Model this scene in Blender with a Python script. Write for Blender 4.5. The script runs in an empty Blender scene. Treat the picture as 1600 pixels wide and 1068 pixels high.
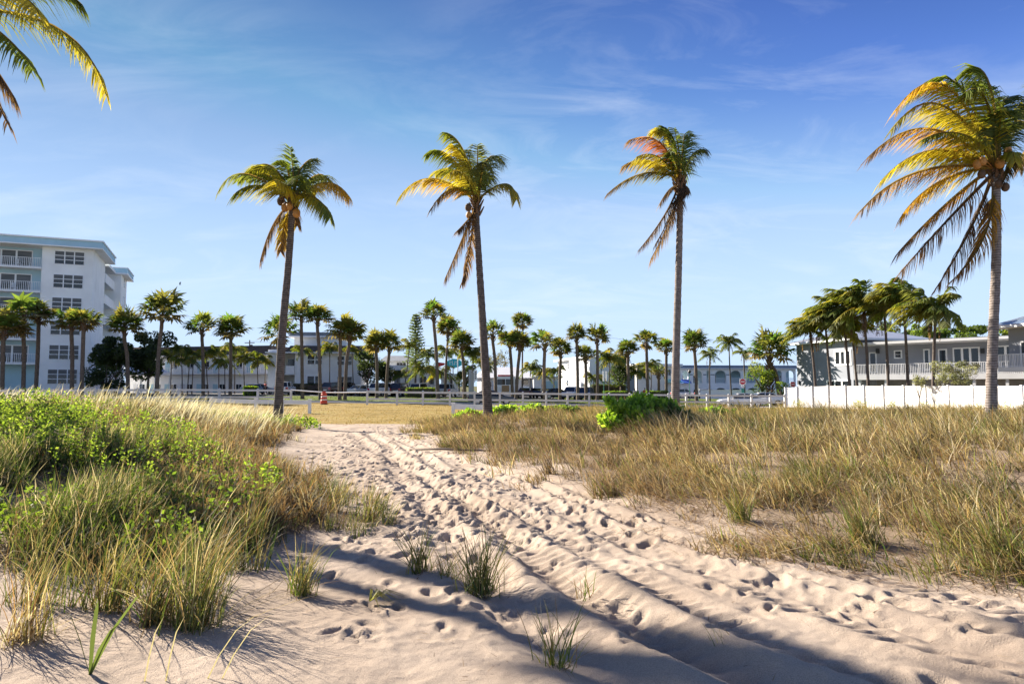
import bpy, math, random
import numpy as np
from mathutils import Vector, Matrix

R = math.radians
random.seed(7)
rng = np.random.default_rng(11)
sc = bpy.context.scene
COL = sc.collection

# ------------------------------------------------------------------ camera
F, CX, CY, PITCH, EYE = 1067.0, 800.0, 534.0, math.atan(69 / 1067.0), 1.75
CT, ST = math.cos(PITCH), math.sin(PITCH)
def at(px, py, d):
    """world point seen at photo pixel (px, py) and standing d metres away"""
    u = (px - CX) / F; v = -(py - CY) / F
    k = d / (CT - v * ST)
    return Vector((u * k, d, EYE + k * (ST + v * CT)))
cam = bpy.data.cameras.new('camera')
cam.lens = 24.0; cam.sensor_width = 36.0
cam.clip_start = 0.05; cam.clip_end = 6000
co = bpy.data.objects.new('camera', cam); COL.objects.link(co)
co.location = (0, 0, EYE); co.rotation_euler = (R(90) + PITCH, 0, 0)
sc.camera = co

# ------------------------------------------------------------------ materials
def new_mat(name):
    m = bpy.data.materials.new(name); m.use_nodes = True
    nt = m.node_tree; nt.nodes.clear()
    return m, nt, nt.nodes, nt.links
def N(nt, t, **kw):
    n = nt.nodes.new(t)
    for k, v in kw.items():
        if k in n.inputs: n.inputs[k].default_value = v
        else: setattr(n, k, v)
    return n
def mat(name, col, rough=0.7, var=0.12, scale=3.0, bump=0.0, bscale=30.0, metal=0.0, coat=0.0, stretch=None, dirt=0.0):
    m, nt, nodes, L = new_mat(name)
    out = N(nt, 'ShaderNodeOutputMaterial'); b = N(nt, 'ShaderNodeBsdfPrincipled')
    b.inputs['Roughness'].default_value = rough; b.inputs['Metallic'].default_value = metal
    b.inputs['Coat Weight'].default_value = coat
    tc = N(nt, 'ShaderNodeTexCoord'); src = tc.outputs['Object']
    if stretch:
        mp = N(nt, 'ShaderNodeMapping'); mp.inputs['Scale'].default_value = stretch
        L.new(src, mp.inputs[0]); src = mp.outputs[0]
    nz = N(nt, 'ShaderNodeTexNoise'); nz.inputs['Scale'].default_value = scale; nz.inputs['Detail'].default_value = 6
    L.new(src, nz.inputs['Vector'])
    rp = N(nt, 'ShaderNodeValToRGB')
    c = np.array(col)
    rp.color_ramp.elements[0].position = .3; rp.color_ramp.elements[1].position = .7
    rp.color_ramp.elements[0].color = (*np.clip(c * (1 - var), 0, 1), 1)
    rp.color_ramp.elements[1].color = (*np.clip(c * (1 + var), 0, 1), 1)
    L.new(nz.outputs['Fac'], rp.inputs[0])
    cs = rp.outputs[0]
    if dirt:
        n2 = N(nt, 'ShaderNodeTexNoise'); n2.inputs['Scale'].default_value = scale * .35; n2.inputs['Detail'].default_value = 8
        L.new(src, n2.inputs['Vector'])
        r2 = N(nt, 'ShaderNodeMapRange'); r2.inputs[1].default_value = .52; r2.inputs[2].default_value = .75; r2.inputs[4].default_value = dirt
        L.new(n2.outputs['Fac'], r2.inputs[0])
        mx = N(nt, 'ShaderNodeMix', data_type='RGBA'); mx.inputs[7].default_value = (*(c * .45 + np.array([.04, .035, .02])), 1)
        L.new(r2.outputs[0], mx.inputs[0]); L.new(cs, mx.inputs[6]); cs = mx.outputs[2]
    L.new(cs, b.inputs['Base Color'])
    if bump:
        nb = N(nt, 'ShaderNodeTexNoise'); nb.inputs['Scale'].default_value = bscale; nb.inputs['Detail'].default_value = 4
        L.new(src, nb.inputs['Vector'])
        bp = N(nt, 'ShaderNodeBump'); bp.inputs['Strength'].default_value = bump; bp.inputs['Distance'].default_value = .02
        L.new(nb.outputs['Fac'], bp.inputs['Height']); L.new(bp.outputs[0], b.inputs['Normal'])
    L.new(b.outputs[0], out.inputs[0])
    return m
def leaf_mat(name, trans=.4, gloss=.06, tint=(1, 1, 1), tboost=1.5):
    """thin leaf: colour attribute Col, diffuse + translucent + a little gloss"""
    m, nt, nodes, L = new_mat(name)
    out = N(nt, 'ShaderNodeOutputMaterial')
    at_ = N(nt, 'ShaderNodeAttribute', attribute_name='Col')
    d = N(nt, 'ShaderNodeBsdfDiffuse'); t = N(nt, 'ShaderNodeBsdfTranslucent'); g = N(nt, 'ShaderNodeBsdfGlossy')
    g.inputs['Roughness'].default_value = .55
    mul = N(nt, 'ShaderNodeMix', data_type='RGBA', blend_type='MULTIPLY'); mul.inputs[0].default_value = 1
    mul.inputs[7].default_value = (tint[0] * tboost, tint[1] * tboost, tint[2] * tboost, 1)
    L.new(at_.outputs['Color'], mul.inputs[6]); L.new(mul.outputs[2], t.inputs[0]); L.new(at_.outputs['Color'], d.inputs[0])
    m1 = N(nt, 'ShaderNodeMixShader'); m1.inputs[0].default_value = trans
    L.new(d.outputs[0], m1.inputs[1]); L.new(t.outputs[0], m1.inputs[2])
    m2 = N(nt, 'ShaderNodeMixShader'); m2.inputs[0].default_value = gloss
    L.new(m1.outputs[0], m2.inputs[1]); L.new(g.outputs[0], m2.inputs[2]); L.new(m2.outputs[0], out.inputs[0])
    return m
def glass_mat(name, col, rough=.08):
    m, nt, nodes, L = new_mat(name)
    out = N(nt, 'ShaderNodeOutputMaterial'); b = N(nt, 'ShaderNodeBsdfPrincipled')
    b.inputs['Base Color'].default_value = (*col, 1); b.inputs['Roughness'].default_value = rough
    b.inputs['Specular IOR Level'].default_value = .6
    tc = N(nt, 'ShaderNodeTexCoord'); nz = N(nt, 'ShaderNodeTexNoise'); nz.inputs['Scale'].default_value = .8
    L.new(tc.outputs['Object'], nz.inputs['Vector'])
    bp = N(nt, 'ShaderNodeBump'); bp.inputs['Strength'].default_value = .06; L.new(nz.outputs['Fac'], bp.inputs['Height'])
    L.new(bp.outputs[0], b.inputs['Normal']); L.new(b.outputs[0], out.inputs[0])
    return m

def sand_mat():
    m, nt, nodes, L = new_mat('sand')
    out = N(nt, 'ShaderNodeOutputMaterial'); b = N(nt, 'ShaderNodeBsdfPrincipled'); b.inputs['Roughness'].default_value = .95
    b.inputs['Specular IOR Level'].default_value = .1
    tc = N(nt, 'ShaderNodeTexCoord'); P = tc.outputs['Object']
    n1 = N(nt, 'ShaderNodeTexNoise'); n1.inputs['Scale'].default_value = .9; n1.inputs['Detail'].default_value = 8
    L.new(P, n1.inputs['Vector'])
    rp = N(nt, 'ShaderNodeValToRGB'); rp.color_ramp.elements[0].position = .3; rp.color_ramp.elements[1].position = .72
    rp.color_ramp.elements[0].color = (.37, .29, .222, 1); rp.color_ramp.elements[1].color = (.52, .425, .335, 1)
    L.new(n1.outputs['Fac'], rp.inputs[0])
    n3 = N(nt, 'ShaderNodeTexNoise'); n3.inputs['Scale'].default_value = 150; n3.inputs['Detail'].default_value = 2
    L.new(P, n3.inputs['Vector'])
    r3 = N(nt, 'ShaderNodeMapRange'); r3.inputs[1].default_value = .3; r3.inputs[2].default_value = .7; r3.inputs[3].default_value = .78; r3.inputs[4].default_value = 1.14
    L.new(n3.outputs['Fac'], r3.inputs[0])
    mx = N(nt, 'ShaderNodeMix', data_type='RGBA', blend_type='MULTIPLY'); mx.inputs[0].default_value = 1
    L.new(rp.outputs[0], mx.inputs[6]); L.new(r3.outputs[0], mx.inputs[7])
    # dry plant litter scattered on the dune (attribute marks where plants grow)
    la = N(nt, 'ShaderNodeAttribute', attribute_name='litter')
    n4 = N(nt, 'ShaderNodeTexNoise'); n4.inputs['Scale'].default_value = 14; n4.inputs['Detail'].default_value = 7; n4.inputs['Roughness'].default_value = .7
    L.new(P, n4.inputs['Vector'])
    ad = N(nt, 'ShaderNodeMath', operation='MULTIPLY_ADD'); ad.inputs[1].default_value = .42; ad.inputs[2].default_value = -.02
    L.new(la.outputs['Fac'], ad.inputs[0])
    sm = N(nt, 'ShaderNodeMath', operation='ADD'); L.new(n4.outputs['Fac'], sm.inputs[0]); L.new(ad.outputs[0], sm.inputs[1])
    r4 = N(nt, 'ShaderNodeMapRange'); r4.inputs[1].default_value = .66; r4.inputs[2].default_value = .80; r4.inputs[4].default_value = .6
    L.new(sm.outputs[0], r4.inputs[0])
    m4 = N(nt, 'ShaderNodeMix', data_type='RGBA'); m4.inputs[7].default_value = (.17, .115, .06, 1)
    L.new(r4.outputs[0], m4.inputs[0]); L.new(mx.outputs[2], m4.inputs[6])
    L.new(m4.outputs[2], b.inputs['Base Color'])
    n2 = N(nt, 'ShaderNodeTexNoise'); n2.inputs['Scale'].default_value = 24; n2.inputs['Detail'].default_value = 9; n2.inputs['Roughness'].default_value = .78
    L.new(P, n2.inputs['Vector'])
    bp = N(nt, 'ShaderNodeBump'); bp.inputs['Strength'].default_value = .75; bp.inputs['Distance'].default_value = .022
    L.new(n2.outputs['Fac'], bp.inputs['Height'])
    b2 = N(nt, 'ShaderNodeBump'); b2.inputs['Strength'].default_value = .9; b2.inputs['Distance'].default_value = .010
    L.new(n3.outputs['Fac'], b2.inputs['Height']); L.new(bp.outputs[0], b2.inputs['Normal'])
    L.new(b2.outputs[0], b.inputs['Normal']); L.new(b.outputs[0], out.inputs[0])
    return m
def turf_mat(name, cols, scale=.35, bump=.6):
    m, nt, nodes, L = new_mat(name)
    out = N(nt, 'ShaderNodeOutputMaterial'); b = N(nt, 'ShaderNodeBsdfPrincipled'); b.inputs['Roughness'].default_value = .95
    b.inputs['Specular IOR Level'].default_value = .1
    tc = N(nt, 'ShaderNodeTexCoord')
    n1 = N(nt, 'ShaderNodeTexNoise'); n1.inputs['Scale'].default_value = scale; n1.inputs['Detail'].default_value = 9; n1.inputs['Roughness'].default_value = .65
    L.new(tc.outputs['Object'], n1.inputs['Vector'])
    rp = N(nt, 'ShaderNodeValToRGB'); cr = rp.color_ramp
    cr.elements[0].position = .3; cr.elements[1].position = .72
    cr.elements[0].color = (*cols[0], 1); cr.elements[1].color = (*cols[-1], 1)
    for i, c in enumerate(cols[1:-1]):
        e = cr.elements.new(.3 + .42 * (i + 1) / (len(cols) - 1)); e.color = (*c, 1)
    L.new(n1.outputs['Fac'], rp.inputs[0]); L.new(rp.outputs[0], b.inputs['Base Color'])
    n2 = N(nt, 'ShaderNodeTexNoise'); n2.inputs['Scale'].default_value = 22; n2.inputs['Detail'].default_value = 4
    L.new(tc.outputs['Object'], n2.inputs['Vector'])
    bp = N(nt, 'ShaderNodeBump'); bp.inputs['Strength'].default_value = bump; bp.inputs['Distance'].default_value = .05
    L.new(n2.outputs['Fac'], bp.inputs['Height']); L.new(bp.outputs[0], b.inputs['Normal']); L.new(b.outputs[0], out.inputs[0])
    return m
def trunk_mat(name, c0, c1, ring=9.0):
    m, nt, nodes, L = new_mat(name)
    out = N(nt, 'ShaderNodeOutputMaterial'); b = N(nt, 'ShaderNodeBsdfPrincipled'); b.inputs['Roughness'].default_value = .9
    b.inputs['Specular IOR Level'].default_value = .2
    tc = N(nt, 'ShaderNodeTexCoord')
    w = N(nt, 'ShaderNodeTexWave', wave_type='BANDS', bands_direction='Z'); w.inputs['Scale'].default_value = ring * .33
    w.inputs['Distortion'].default_value = 2.2; w.inputs['Detail'].default_value = 3; w.inputs['Detail Scale'].default_value = 2
    L.new(tc.outputs['Object'], w.inputs['Vector'])
    nz = N(nt, 'ShaderNodeTexNoise'); nz.inputs['Scale'].default_value = 7; nz.inputs['Detail'].default_value = 7
    L.new(tc.outputs['Object'], nz.inputs['Vector'])
    mxf = N(nt, 'ShaderNodeMix', data_type='FLOAT'); mxf.inputs[0].default_value = .72
    L.new(w.outputs['Fac'], mxf.inputs[2]); L.new(nz.outputs['Fac'], mxf.inputs[3])
    rp = N(nt, 'ShaderNodeValToRGB'); rp.color_ramp.elements[0].position = .28; rp.color_ramp.elements[1].position = .68
    rp.color_ramp.elements[0].color = (*c0, 1); rp.color_ramp.elements[1].color = (*c1, 1)
    L.new(mxf.outputs[0], rp.inputs[0]); L.new(rp.outputs[0], b.inputs['Base Color'])
    bp = N(nt, 'ShaderNodeBump'); bp.inputs['Strength'].default_value = .7; bp.inputs['Distance'].default_value = .02
    L.new(mxf.outputs[0], bp.inputs['Height']); L.new(bp.outputs[0], b.inputs['Normal']); L.new(b.outputs[0], out.inputs[0])
    return m
M = dict(
    sand=sand_mat(),
    lawn=turf_mat('dry_lawn', [(.15, .115, .03), (.25, .175, .05), (.31, .225, .075), (.19, .18, .045)], .3),
    verge=turf_mat('green_lawn', [(.05, .075, .012), (.10, .14, .02), (.17, .17, .035)], .5),
    far=turf_mat('far_ground', [(.08, .09, .03), (.14, .13, .06)], .05),
    asphalt=mat('asphalt', (.055, .055, .058), .9, .25, 2, .4, 60),
    pave=mat('pale_road', (.30, .28, .26), .9, .15, 1.2, .3, 50, dirt=.4),
    conc=mat('concrete', (.36, .35, .33), .85, .12, 2, .3, 40, dirt=.4),
    white=mat('white_paint', (.78, .79, .80), .55, .04, 2, .05, 30, dirt=.18),
    vinyl=mat('white_vinyl', (.66, .65, .64), .5, .08, 1.2, dirt=.35),
    stucco=mat('white_stucco', (.84, .84, .83), .85, .05, .6, .25, 45, dirt=.22),
    cream=mat('cream_stucco', (.72, .68, .60), .85, .06, .6, .25, 45, dirt=.25),
    blue=mat('pale_blue_stucco', (.40, .58, .66), .85, .06, .6, .2, 45, dirt=.15),
    bluefas=mat('blue_fascia', (.36, .55, .66), .7, .06, .8),
    grey=mat('grey_stucco', (.25, .27, .31), .85, .06, .7, .25, 45, dirt=.2),
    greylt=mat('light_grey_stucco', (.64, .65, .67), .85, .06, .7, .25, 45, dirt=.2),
    taupe=mat('taupe_stucco', (.30, .28, .27), .85, .08, .7, .2, 45),
    slate=mat('slate_roof', (.20, .22, .24), .8, .18, 1.5, .4, 20, dirt=.3),
    brown=mat('brown_roof', (.075, .06, .052), .85, .2, 1.5, .4, 25),
    metalroof=mat('metal_roof', (.58, .60, .62), .38, .06, .6, metal=.35),
    bluemetal=mat('blue_metal_roof', (.22, .31, .42), .35, .08, .6, metal=.4),
    whiteroof=mat('white_roof', (.74, .74, .74), .7, .06, .5, .2, 20, dirt=.25),
    glass=glass_mat('window_glass', (.012, .015, .018)),
    blind=mat('window_blind', (.10, .105, .11), .5, .5, 2.2, stretch=(.2, .2, 6)),
    dark=mat('dark_metal', (.025, .027, .03), .5, .2),
    greypole=mat('galvanised_steel', (.33, .34, .35), .5, .12, 3, metal=.5),
    woodpole=mat('weathered_pole', (.13, .10, .075), .9, .2, 4, .3, 30, stretch=(3, 3, .4)),
    bark=trunk_mat('coconut_trunk', (.05, .04, .033), (.17, .14, .12), 10),
    bark2=trunk_mat('pale_coconut_trunk', (.10, .082, .07), (.29, .25, .225), 10),
    sbark=trunk_mat('sabal_trunk', (.065, .050, .038), (.22, .165, .125), 14),
    boot=mat('leaf_boots', (.13, .075, .04), .9, .35, 6, .6, 20),
    coconut=mat('coconut_husk', (.42, .20, .05), .6, .25, 8, .3, 20),
    coconut2=mat('brown_coconut_husk', (.10, .06, .035), .75, .3, 8, .3, 20),
    wood=mat('branch_bark', (.12, .09, .07), .9, .25, 6, .5, 25),
    frond=leaf_mat('palm_frond', .48, .025, (1.25, 1.1, .6), 1.5),
    fan=leaf_mat('fan_leaf', .42, .018, (1.15, 1.1, .6), 1.4),
    grass=leaf_mat('grass_blade', .40, .025, (1.12, 1.08, .7), 1.25),
    leaf=leaf_mat('broad_leaf', .52, .03, (1.12, 1.1, .5), 2.0),
    orange=mat('orange_plastic', (.62, .055, .02), .45, .08),
    reflect=mat('white_stripe', (.75, .72, .68), .4, .05),
    rubber=mat('tyre_rubber', (.02, .02, .02), .85, .1),
    rim=mat('wheel_rim', (.42, .43, .44), .3, .08, metal=.7),
    redlamp=mat('red_lamp', (.45, .012, .012), .2, .05, coat=.5),
    clearlamp=mat('clear_lamp', (.70, .70, .68), .12, .05, coat=.5),
    chrome=mat('chrome', (.55, .55, .55), .18, .05, metal=.9),
    rust=mat('bronze_grille', (.26, .17, .09), .4, .2, 8, metal=.4),
    teal=mat('teal_paint', (.02, .48, .55), .5, .12, 2),
    red=mat('red_paint', (.55, .035, .03), .5, .1),
    signred=mat('sign_red', (.50, .03, .045), .5, .1),
    green=mat('sign_green', (.03, .20, .15), .5, .1),
    bluecanvas=mat('blue_canvas', (.02, .09, .45), .7, .1),
    tealcanvas=mat('teal_canvas', (.30, .62, .58), .7, .1),
    canvas=mat('white_canvas', (.75, .76, .78), .7, .05),
    skin=mat('skin', (.42, .24, .16), .55, .08), hair=mat('dark_hair', (.03, .02, .015), .6, .2), blond=mat('blond_hair', (.40, .24, .09), .6, .2),
    cw=mat('white_shirt', (.72, .72, .72), .85, .06), cr=mat('red_shirt', (.50, .04, .03), .85, .1), co=mat('orange_shirt', (.55, .17, .05), .85, .1),
    cd=mat('dark_trousers', (.03, .032, .045), .9, .1),
)
def paint(name, col): return mat(name, col, .28, .03, 1.0, coat=.7)
PAINT = dict(white=paint('white_car_paint', (.74, .74, .74)), silver=paint('silver_car_paint', (.40, .43, .46)), black=paint('black_car_paint', (.012, .012, .014)),
             maroon=paint('dark_maroon_paint', (.045, .012, .012)), blue=paint('dark_blue_paint', (.015, .028, .06)), palegold=paint('pale_silver_paint', (.60, .60, .60)))

# ------------------------------------------------------------------ object helpers
def tag(o, label=None, cat=None, group=None, kind=None):
    if label: o['label'] = label
    if cat: o['category'] = cat
    if group: o['group'] = group
    if kind: o['kind'] = kind
    return o
def empty(name, loc, label=None, cat=None, group=None, rz=0.0):
    o = bpy.data.objects.new(name, None); COL.objects.link(o)
    o.empty_display_size = .3
    o.location = loc; o.rotation_euler = (0, 0, rz)
    return tag(o, label, cat, group)
def adopt(o, root):
    """o was built in world space: hang it under root without moving it"""
    o.parent = root
    base = Matrix.Translation(root.location)
    p = root
    while p.parent is not None:
        p = p.parent
    if p is not root: base = Matrix.Translation(p.location)
    o.matrix_parent_inverse = base.inverted() if p is root else Matrix.Identity(4)
    return o
class MB:
    """collects polygons; build() links them as ONE mesh object"""
    def __init__(s): s.v = []; s.f = []; s.mi = []; s.mats = []
    def mslot(s, m):
        if m is None: return 0
        if m not in s.mats: s.mats.append(m)
        return s.mats.index(m)
    def poly(s, pts, m=None):
        b = len(s.v); s.v += [tuple(p) for p in pts]; s.f.append(tuple(range(b, b + len(pts)))); s.mi.append(s.mslot(m))
    def hexa(s, a, b, m=None):
        """a, b: two quads (bottom ring, top ring)"""
        k = len(s.v); s.v += [tuple(p) for p in a] + [tuple(p) for p in b]
        n = len(a); q = s.mslot(m)
        s.f.append(tuple(k + i for i in reversed(range(n)))); s.mi.append(q)
        s.f.append(tuple(k + n + i for i in range(n))); s.mi.append(q)
        for i in range(n):
            j = (i + 1) % n
            s.f.append((k + i, k + j, k + n + j, k + n + i)); s.mi.append(q)
    def box(s, c, h, rz=0.0, m=None, taper=1.0):
        cs, sn = math.cos(rz), math.sin(rz)
        def P(x, y, z): return (c[0] + x * cs - y * sn, c[1] + x * sn + y * cs, c[2] + z)
        q = [(-1, -1), (1, -1), (1, 1), (-1, 1)]
        s.hexa([P(h[0] * a, h[1] * b, -h[2]) for a, b in q], [P(h[0] * a * taper, h[1] * b * taper, h[2]) for a, b in q], m)
    def tube(s, pts, rad, n=8, m=None, cap=True):
        pts = [Vector(p) for p in pts]
        if not hasattr(rad, '__len__'): rad = [rad] * len(pts)
        rings = []; q = s.mslot(m)
        for i, p in enumerate(pts):
            t = (pts[min(i + 1, len(pts) - 1)] - pts[max(i - 1, 0)]).normalized()
            a = t.cross(Vector((0, 1, 0)) if abs(t.y) < .9 else Vector((1, 0, 0))).normalized(); b = t.cross(a)
            k = len(s.v); rings.append(k)
            for j in range(n):
                an = 2 * math.pi * j / n
                s.v.append(tuple(p + a * (math.cos(an) * rad[i]) + b * (math.sin(an) * rad[i])))
        for i in range(len(rings) - 1):
            for j in range(n):
                jj = (j + 1) % n
                s.f.append((rings[i] + j, rings[i] + jj, rings[i + 1] + jj, rings[i + 1] + j)); s.mi.append(q)
        if cap:
            s.f.append(tuple(rings[0] + j for j in reversed(range(n)))); s.mi.append(q)
            s.f.append(tuple(rings[-1] + j for j in range(n))); s.mi.append(q)
    def ball(s, c, r, m=None, nu=10, nv=6):
        if not hasattr(r, '__len__'): r = (r, r, r)
        k = len(s.v); q = s.mslot(m)
        for i in range(nv + 1):
            th = math.pi * i / nv
            for j in range(nu):
                ph = 2 * math.pi * j / nu
                s.v.append((c[0] + r[0] * math.sin(th) * math.cos(ph), c[1] + r[1] * math.sin(th) * math.sin(ph), c[2] + r[2] * math.cos(th)))
        for i in range(nv):
            for j in range(nu):
                jj = (j + 1) % nu
                s.f.append((k + i * nu + j, k + (i + 1) * nu + j, k + (i + 1) * nu + jj, k + i * nu + jj)); s.mi.append(q)
    def build(s, name, m=None, parent=None, smooth=False, world=False):
        me = bpy.data.meshes.new(name); me.from_pydata(s.v, [], s.f)
        ms = s.mats or [m]
        for x in ms: me.materials.append(x)
        if len(ms) > 1: me.polygons.foreach_set('material_index', s.mi)
        if smooth: me.polygons.foreach_set('use_smooth', [True] * len(s.f))
        me.validate(); me.update()
        o = bpy.data.objects.new(name, me); COL.objects.link(o)
        if parent is not None:
            if world: adopt(o, parent)
            else: o.parent = parent
        return o
def mesh_np(name, V, faces, cols=None, m=None, parent=None, world=False, smooth=False):
    """V (n,3); faces: list of int arrays (k,3)/(k,4); cols (n,3) -> point colour attribute Col"""
    me = bpy.data.meshes.new(name)
    me.vertices.add(len(V)); me.vertices.foreach_set('co', np.asarray(V, np.float32).ravel())
    loops = np.concatenate([f.ravel() for f in faces]).astype(np.int32)
    tot = np.concatenate([np.full(len(f), f.shape[1], np.int32) for f in faces])
    st = np.concatenate([[0], np.cumsum(tot)[:-1]]).astype(np.int32)
    me.loops.add(len(loops)); me.loops.foreach_set('vertex_index', loops)
    me.polygons.add(len(tot)); me.polygons.foreach_set('loop_start', st)
    me.polygons.foreach_set('use_smooth', np.full(len(tot), smooth, bool))
    me.update(calc_edges=True)
    if cols is not None:
        a = me.color_attributes.new('Col', 'FLOAT_COLOR', 'POINT')
        c4 = np.ones((len(V), 4), np.float32); c4[:, :3] = cols
        a.data.foreach_set('color', c4.ravel())
    if m: me.materials.append(m)
    o = bpy.data.objects.new(name, me); COL.objects.link(o)
    if parent is not None:
        if world: adopt(o, parent)
        else: o.parent = parent
    return o
def copy_tree(o, parent=None):
    c = o.copy(); COL.objects.link(c)
    if parent is not None: c.parent = parent
    for ch in list(o.children): copy_tree(ch, c)
    return c
def S(t): 
    t = np.clip(t, 0, 1); return t * t * (3 - 2 * t)
def vnoise(x, y, seed=0):
    """smooth value noise, vectorised, about -1..1"""
    r = np.random.default_rng(seed).random((256, 256)) * 2 - 1
    xi = np.floor(x).astype(int); yi = np.floor(y).astype(int); fx = x - xi; fy = y - yi
    fx = fx * fx * (3 - 2 * fx); fy = fy * fy * (3 - 2 * fy)
    g = lambda a, b: r[a % 256, b % 256]
    return (g(xi, yi) * (1 - fx) + g(xi + 1, yi) * fx) * (1 - fy) + (g(xi, yi + 1) * (1 - fx) + g(xi + 1, yi + 1) * fx) * fy

# ------------------------------------------------------------------ terrain
def lawn_z(x, y):
    x = np.asarray(x, float); y = np.asarray(y, float)
    return -.03 - .012 * np.clip(x, -28, 22) * S((y - 30) / 25) + .42 * S((y - 69) / 26) * (1 - S((x + 4) / 22)) - .12 * S((y - 80) / 40) * S((x - 8) / 20)
LY = np.array([-6, 3., 4.5, 6, 8, 10, 13, 16, 22, 29, 34, 60]); LX = np.array([-2.6, -2.2, -2.1, -2.2, -1.9, -2.4, -3.9, -5.2, -6.5, -8.2, -9.5, -9.5])
RY = np.array([-6, 3., 4.5, 5.5, 6.6, 8.8, 12, 19.5, 29, 34, 60]); RX = np.array([14, 8.0, 5.6, 4.3, 2.7, 1.7, .65, -1.5, -3.9, -4.4, -4.4])
CYs = np.array([-6, 1.5, 3, 4.3, 6.6, 12, 26, 36]); CXs = np.array([9, 4.8, 3.2, 2.1, .93, -.75, -5.2, -7.0])
def edgeL(y): return np.interp(y, LY, LX)
def edgeR(y): return np.interp(y, RY, RX)
def sand_z(x, y, rough=True):
    x = np.asarray(x, float); y = np.asarray(y, float)
    lz = lawn_z(x, np.full_like(y, 30.))
    base = .17 - .12 * S((y - 6) / 20) - .03 * np.clip(4 - y, 0, 12) * .6
    base = base * (1 - S((y - 22) / 9)) + (lz + .03) * S((y - 22) / 9)
    dl = edgeL(y) - x
    left = (.16 * S((dl + .6) / 1.8) + .76 * S((dl - .4) / 5)) * S((y - 4.3) / 9.5) * (1 - .55 * S((y - 19) / 9)) * (1 - S((y - 30) / 12))
    dr = x - edgeR(y)
    right = (.12 * S((dr + .5) / 1.2) + .42 * S((dr - .2) / 6)) * S((y - 3.5) / 6) * (1 - S((y - 29) / 11))
    z = base + left + right
    z = z - .10 * S((y - 31.5) / 2.0) * (1 - S((left + right - .03) / .1))
    if rough:
        z = z + .036 * vnoise(x * .9, y * .9, 1) * S((35 - y) / 6) + .012 * vnoise(x * 2.6, y * 2.6, 2) * S((33 - y) / 6)
    return z
def ground_z(x, y):
    s = float(sand_z(x, y)); l = float(lawn_z(x, y))
    return max(s, l) if y < 44 else l

xs = np.concatenate([np.linspace(-60, -14, 30)[:-1], np.linspace(-14, -6, 90)[:-1], np.linspace(-6, 7.5, 600)[:-1], np.linspace(7.5, 20, 100)[:-1], np.linspace(20, 60, 26)])
ys = np.concatenate([np.linspace(-25, 1.6, 24)[:-1], np.geomspace(1.6, 44, 720)])
X, Y = np.meshgrid(xs, ys)
Z = sand_z(X, Y)
Z += (.007 * vnoise(X * 7, Y * 7, 3) + .005 * vnoise(X * 17, Y * 17, 4) + .003 * vnoise(X * 31, Y * 31, 14)) * S((14 - Y) / 8)
onpath = S((X - edgeL(Y) + .2) / .8) * S((edgeR(Y) - X + .3) / .8) * S((33 - Y) / 3)
# wheel ruts along the path
cy = np.interp(Y, CYs, CXs)
slope = np.interp(Y, CYs[:-1], np.diff(CXs) / np.diff(CYs)); cosn = 1 / np.sqrt(1 + slope ** 2)
arc = Y * np.sqrt(1 + slope ** 2)
for off, dep, wd, seed, tread in [(-.95, .085, .15, 5, 1), (-.35, .05, .11, 6, 1), (.15, .035, .08, 11, 1), (.55, .075, .14, 7, 0), (1.05, .05, .10, 8, 1), (1.4, .04, .08, 12, 1), (1.75, .04, .10, 9, 1), (-1.5, .06, .16, 10, 0), (-.65, .03, .07, 13, 1)]:
    u = (X - cy) * cosn - off * (.55 + .45 * S((18 - Y) / 14)) - .18 * vnoise(Y * .25 + seed * 9, Y * 0 + seed, seed)
    amp = dep * (1.0 + .15 * S((13 - Y) / 6)) * (.65 + .35 * vnoise(arc * .5, Y * 0, seed + 20)) * S((30 - Y) / 10)
    Z += onpath * amp * (-np.exp(-(u / wd) ** 2) + .55 * np.exp(-((np.abs(u) - 1.9 * wd) / (.8 * wd)) ** 2))
    if tread: Z += onpath * .020 * np.exp(-(u / wd) ** 2) * np.sin(arc * 2 * math.pi / .11) * S((13 - Y) / 5)
# footprints
def stamp(cx, cyy, ang, L_, W_, dep):
    r = L_ * 2.0
    i0, i1 = np.searchsorted(ys, [cyy - r, cyy + r]); j0, j1 = np.searchsorted(xs, [cx - r, cx + r])
    if i1 - i0 < 2 or j1 - j0 < 2: return
    dx = X[i0:i1, j0:j1] - cx; dy = Y[i0:i1, j0:j1] - cyy
    a = dx * math.cos(ang) + dy * math.sin(ang); b = -dx * math.sin(ang) + dy * math.cos(ang)
    q = np.sqrt((a / L_) ** 2 + (b / W_) ** 2)
    Z[i0:i1, j0:j1] += dep * (-S((1.12 - q) / .38) * (1 + .35 * np.sign(a) * S(np.abs(a) / L_)) + .42 * np.exp(-((q - 1.45) / .35) ** 2))
for k in range(2600):
    yy = math.exp(random.uniform(math.log(4.2), math.log(32)))
    lo, hi = float(edgeL(yy)) + .1, float(edgeR(yy)) - .1
    if hi > 5.5: hi = 5.5
    t = random.betavariate(1.6, 1.9); xx = lo + (hi - lo) * t
    if yy < 8 and random.random() < .72 - .1 * (yy - 4): continue
    sl = float(np.interp(yy, CYs[:-1], np.diff(CXs) / np.diff(CYs)))
    an = math.atan2(1, sl) + random.gauss(0, .7)
    sc_ = random.uniform(.75, 1.15)
    stamp(xx, yy, an, .105 * sc_, .05 * sc_ * random.uniform(.8, 1.4), random.uniform(.010, .040) * (1 if yy > 7 else .6))
for k in range(10):   # a few on the near slope outside the worn track
    yy = random.uniform(2.6, 6); xx = random.uniform(-2.5, 3.5)
    stamp(xx, yy, random.uniform(0, 3.1), .14, .085, random.uniform(.01, .03))
nx, ny = len(xs), len(ys)
idx = np.arange(nx * ny).reshape(ny, nx)
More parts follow.
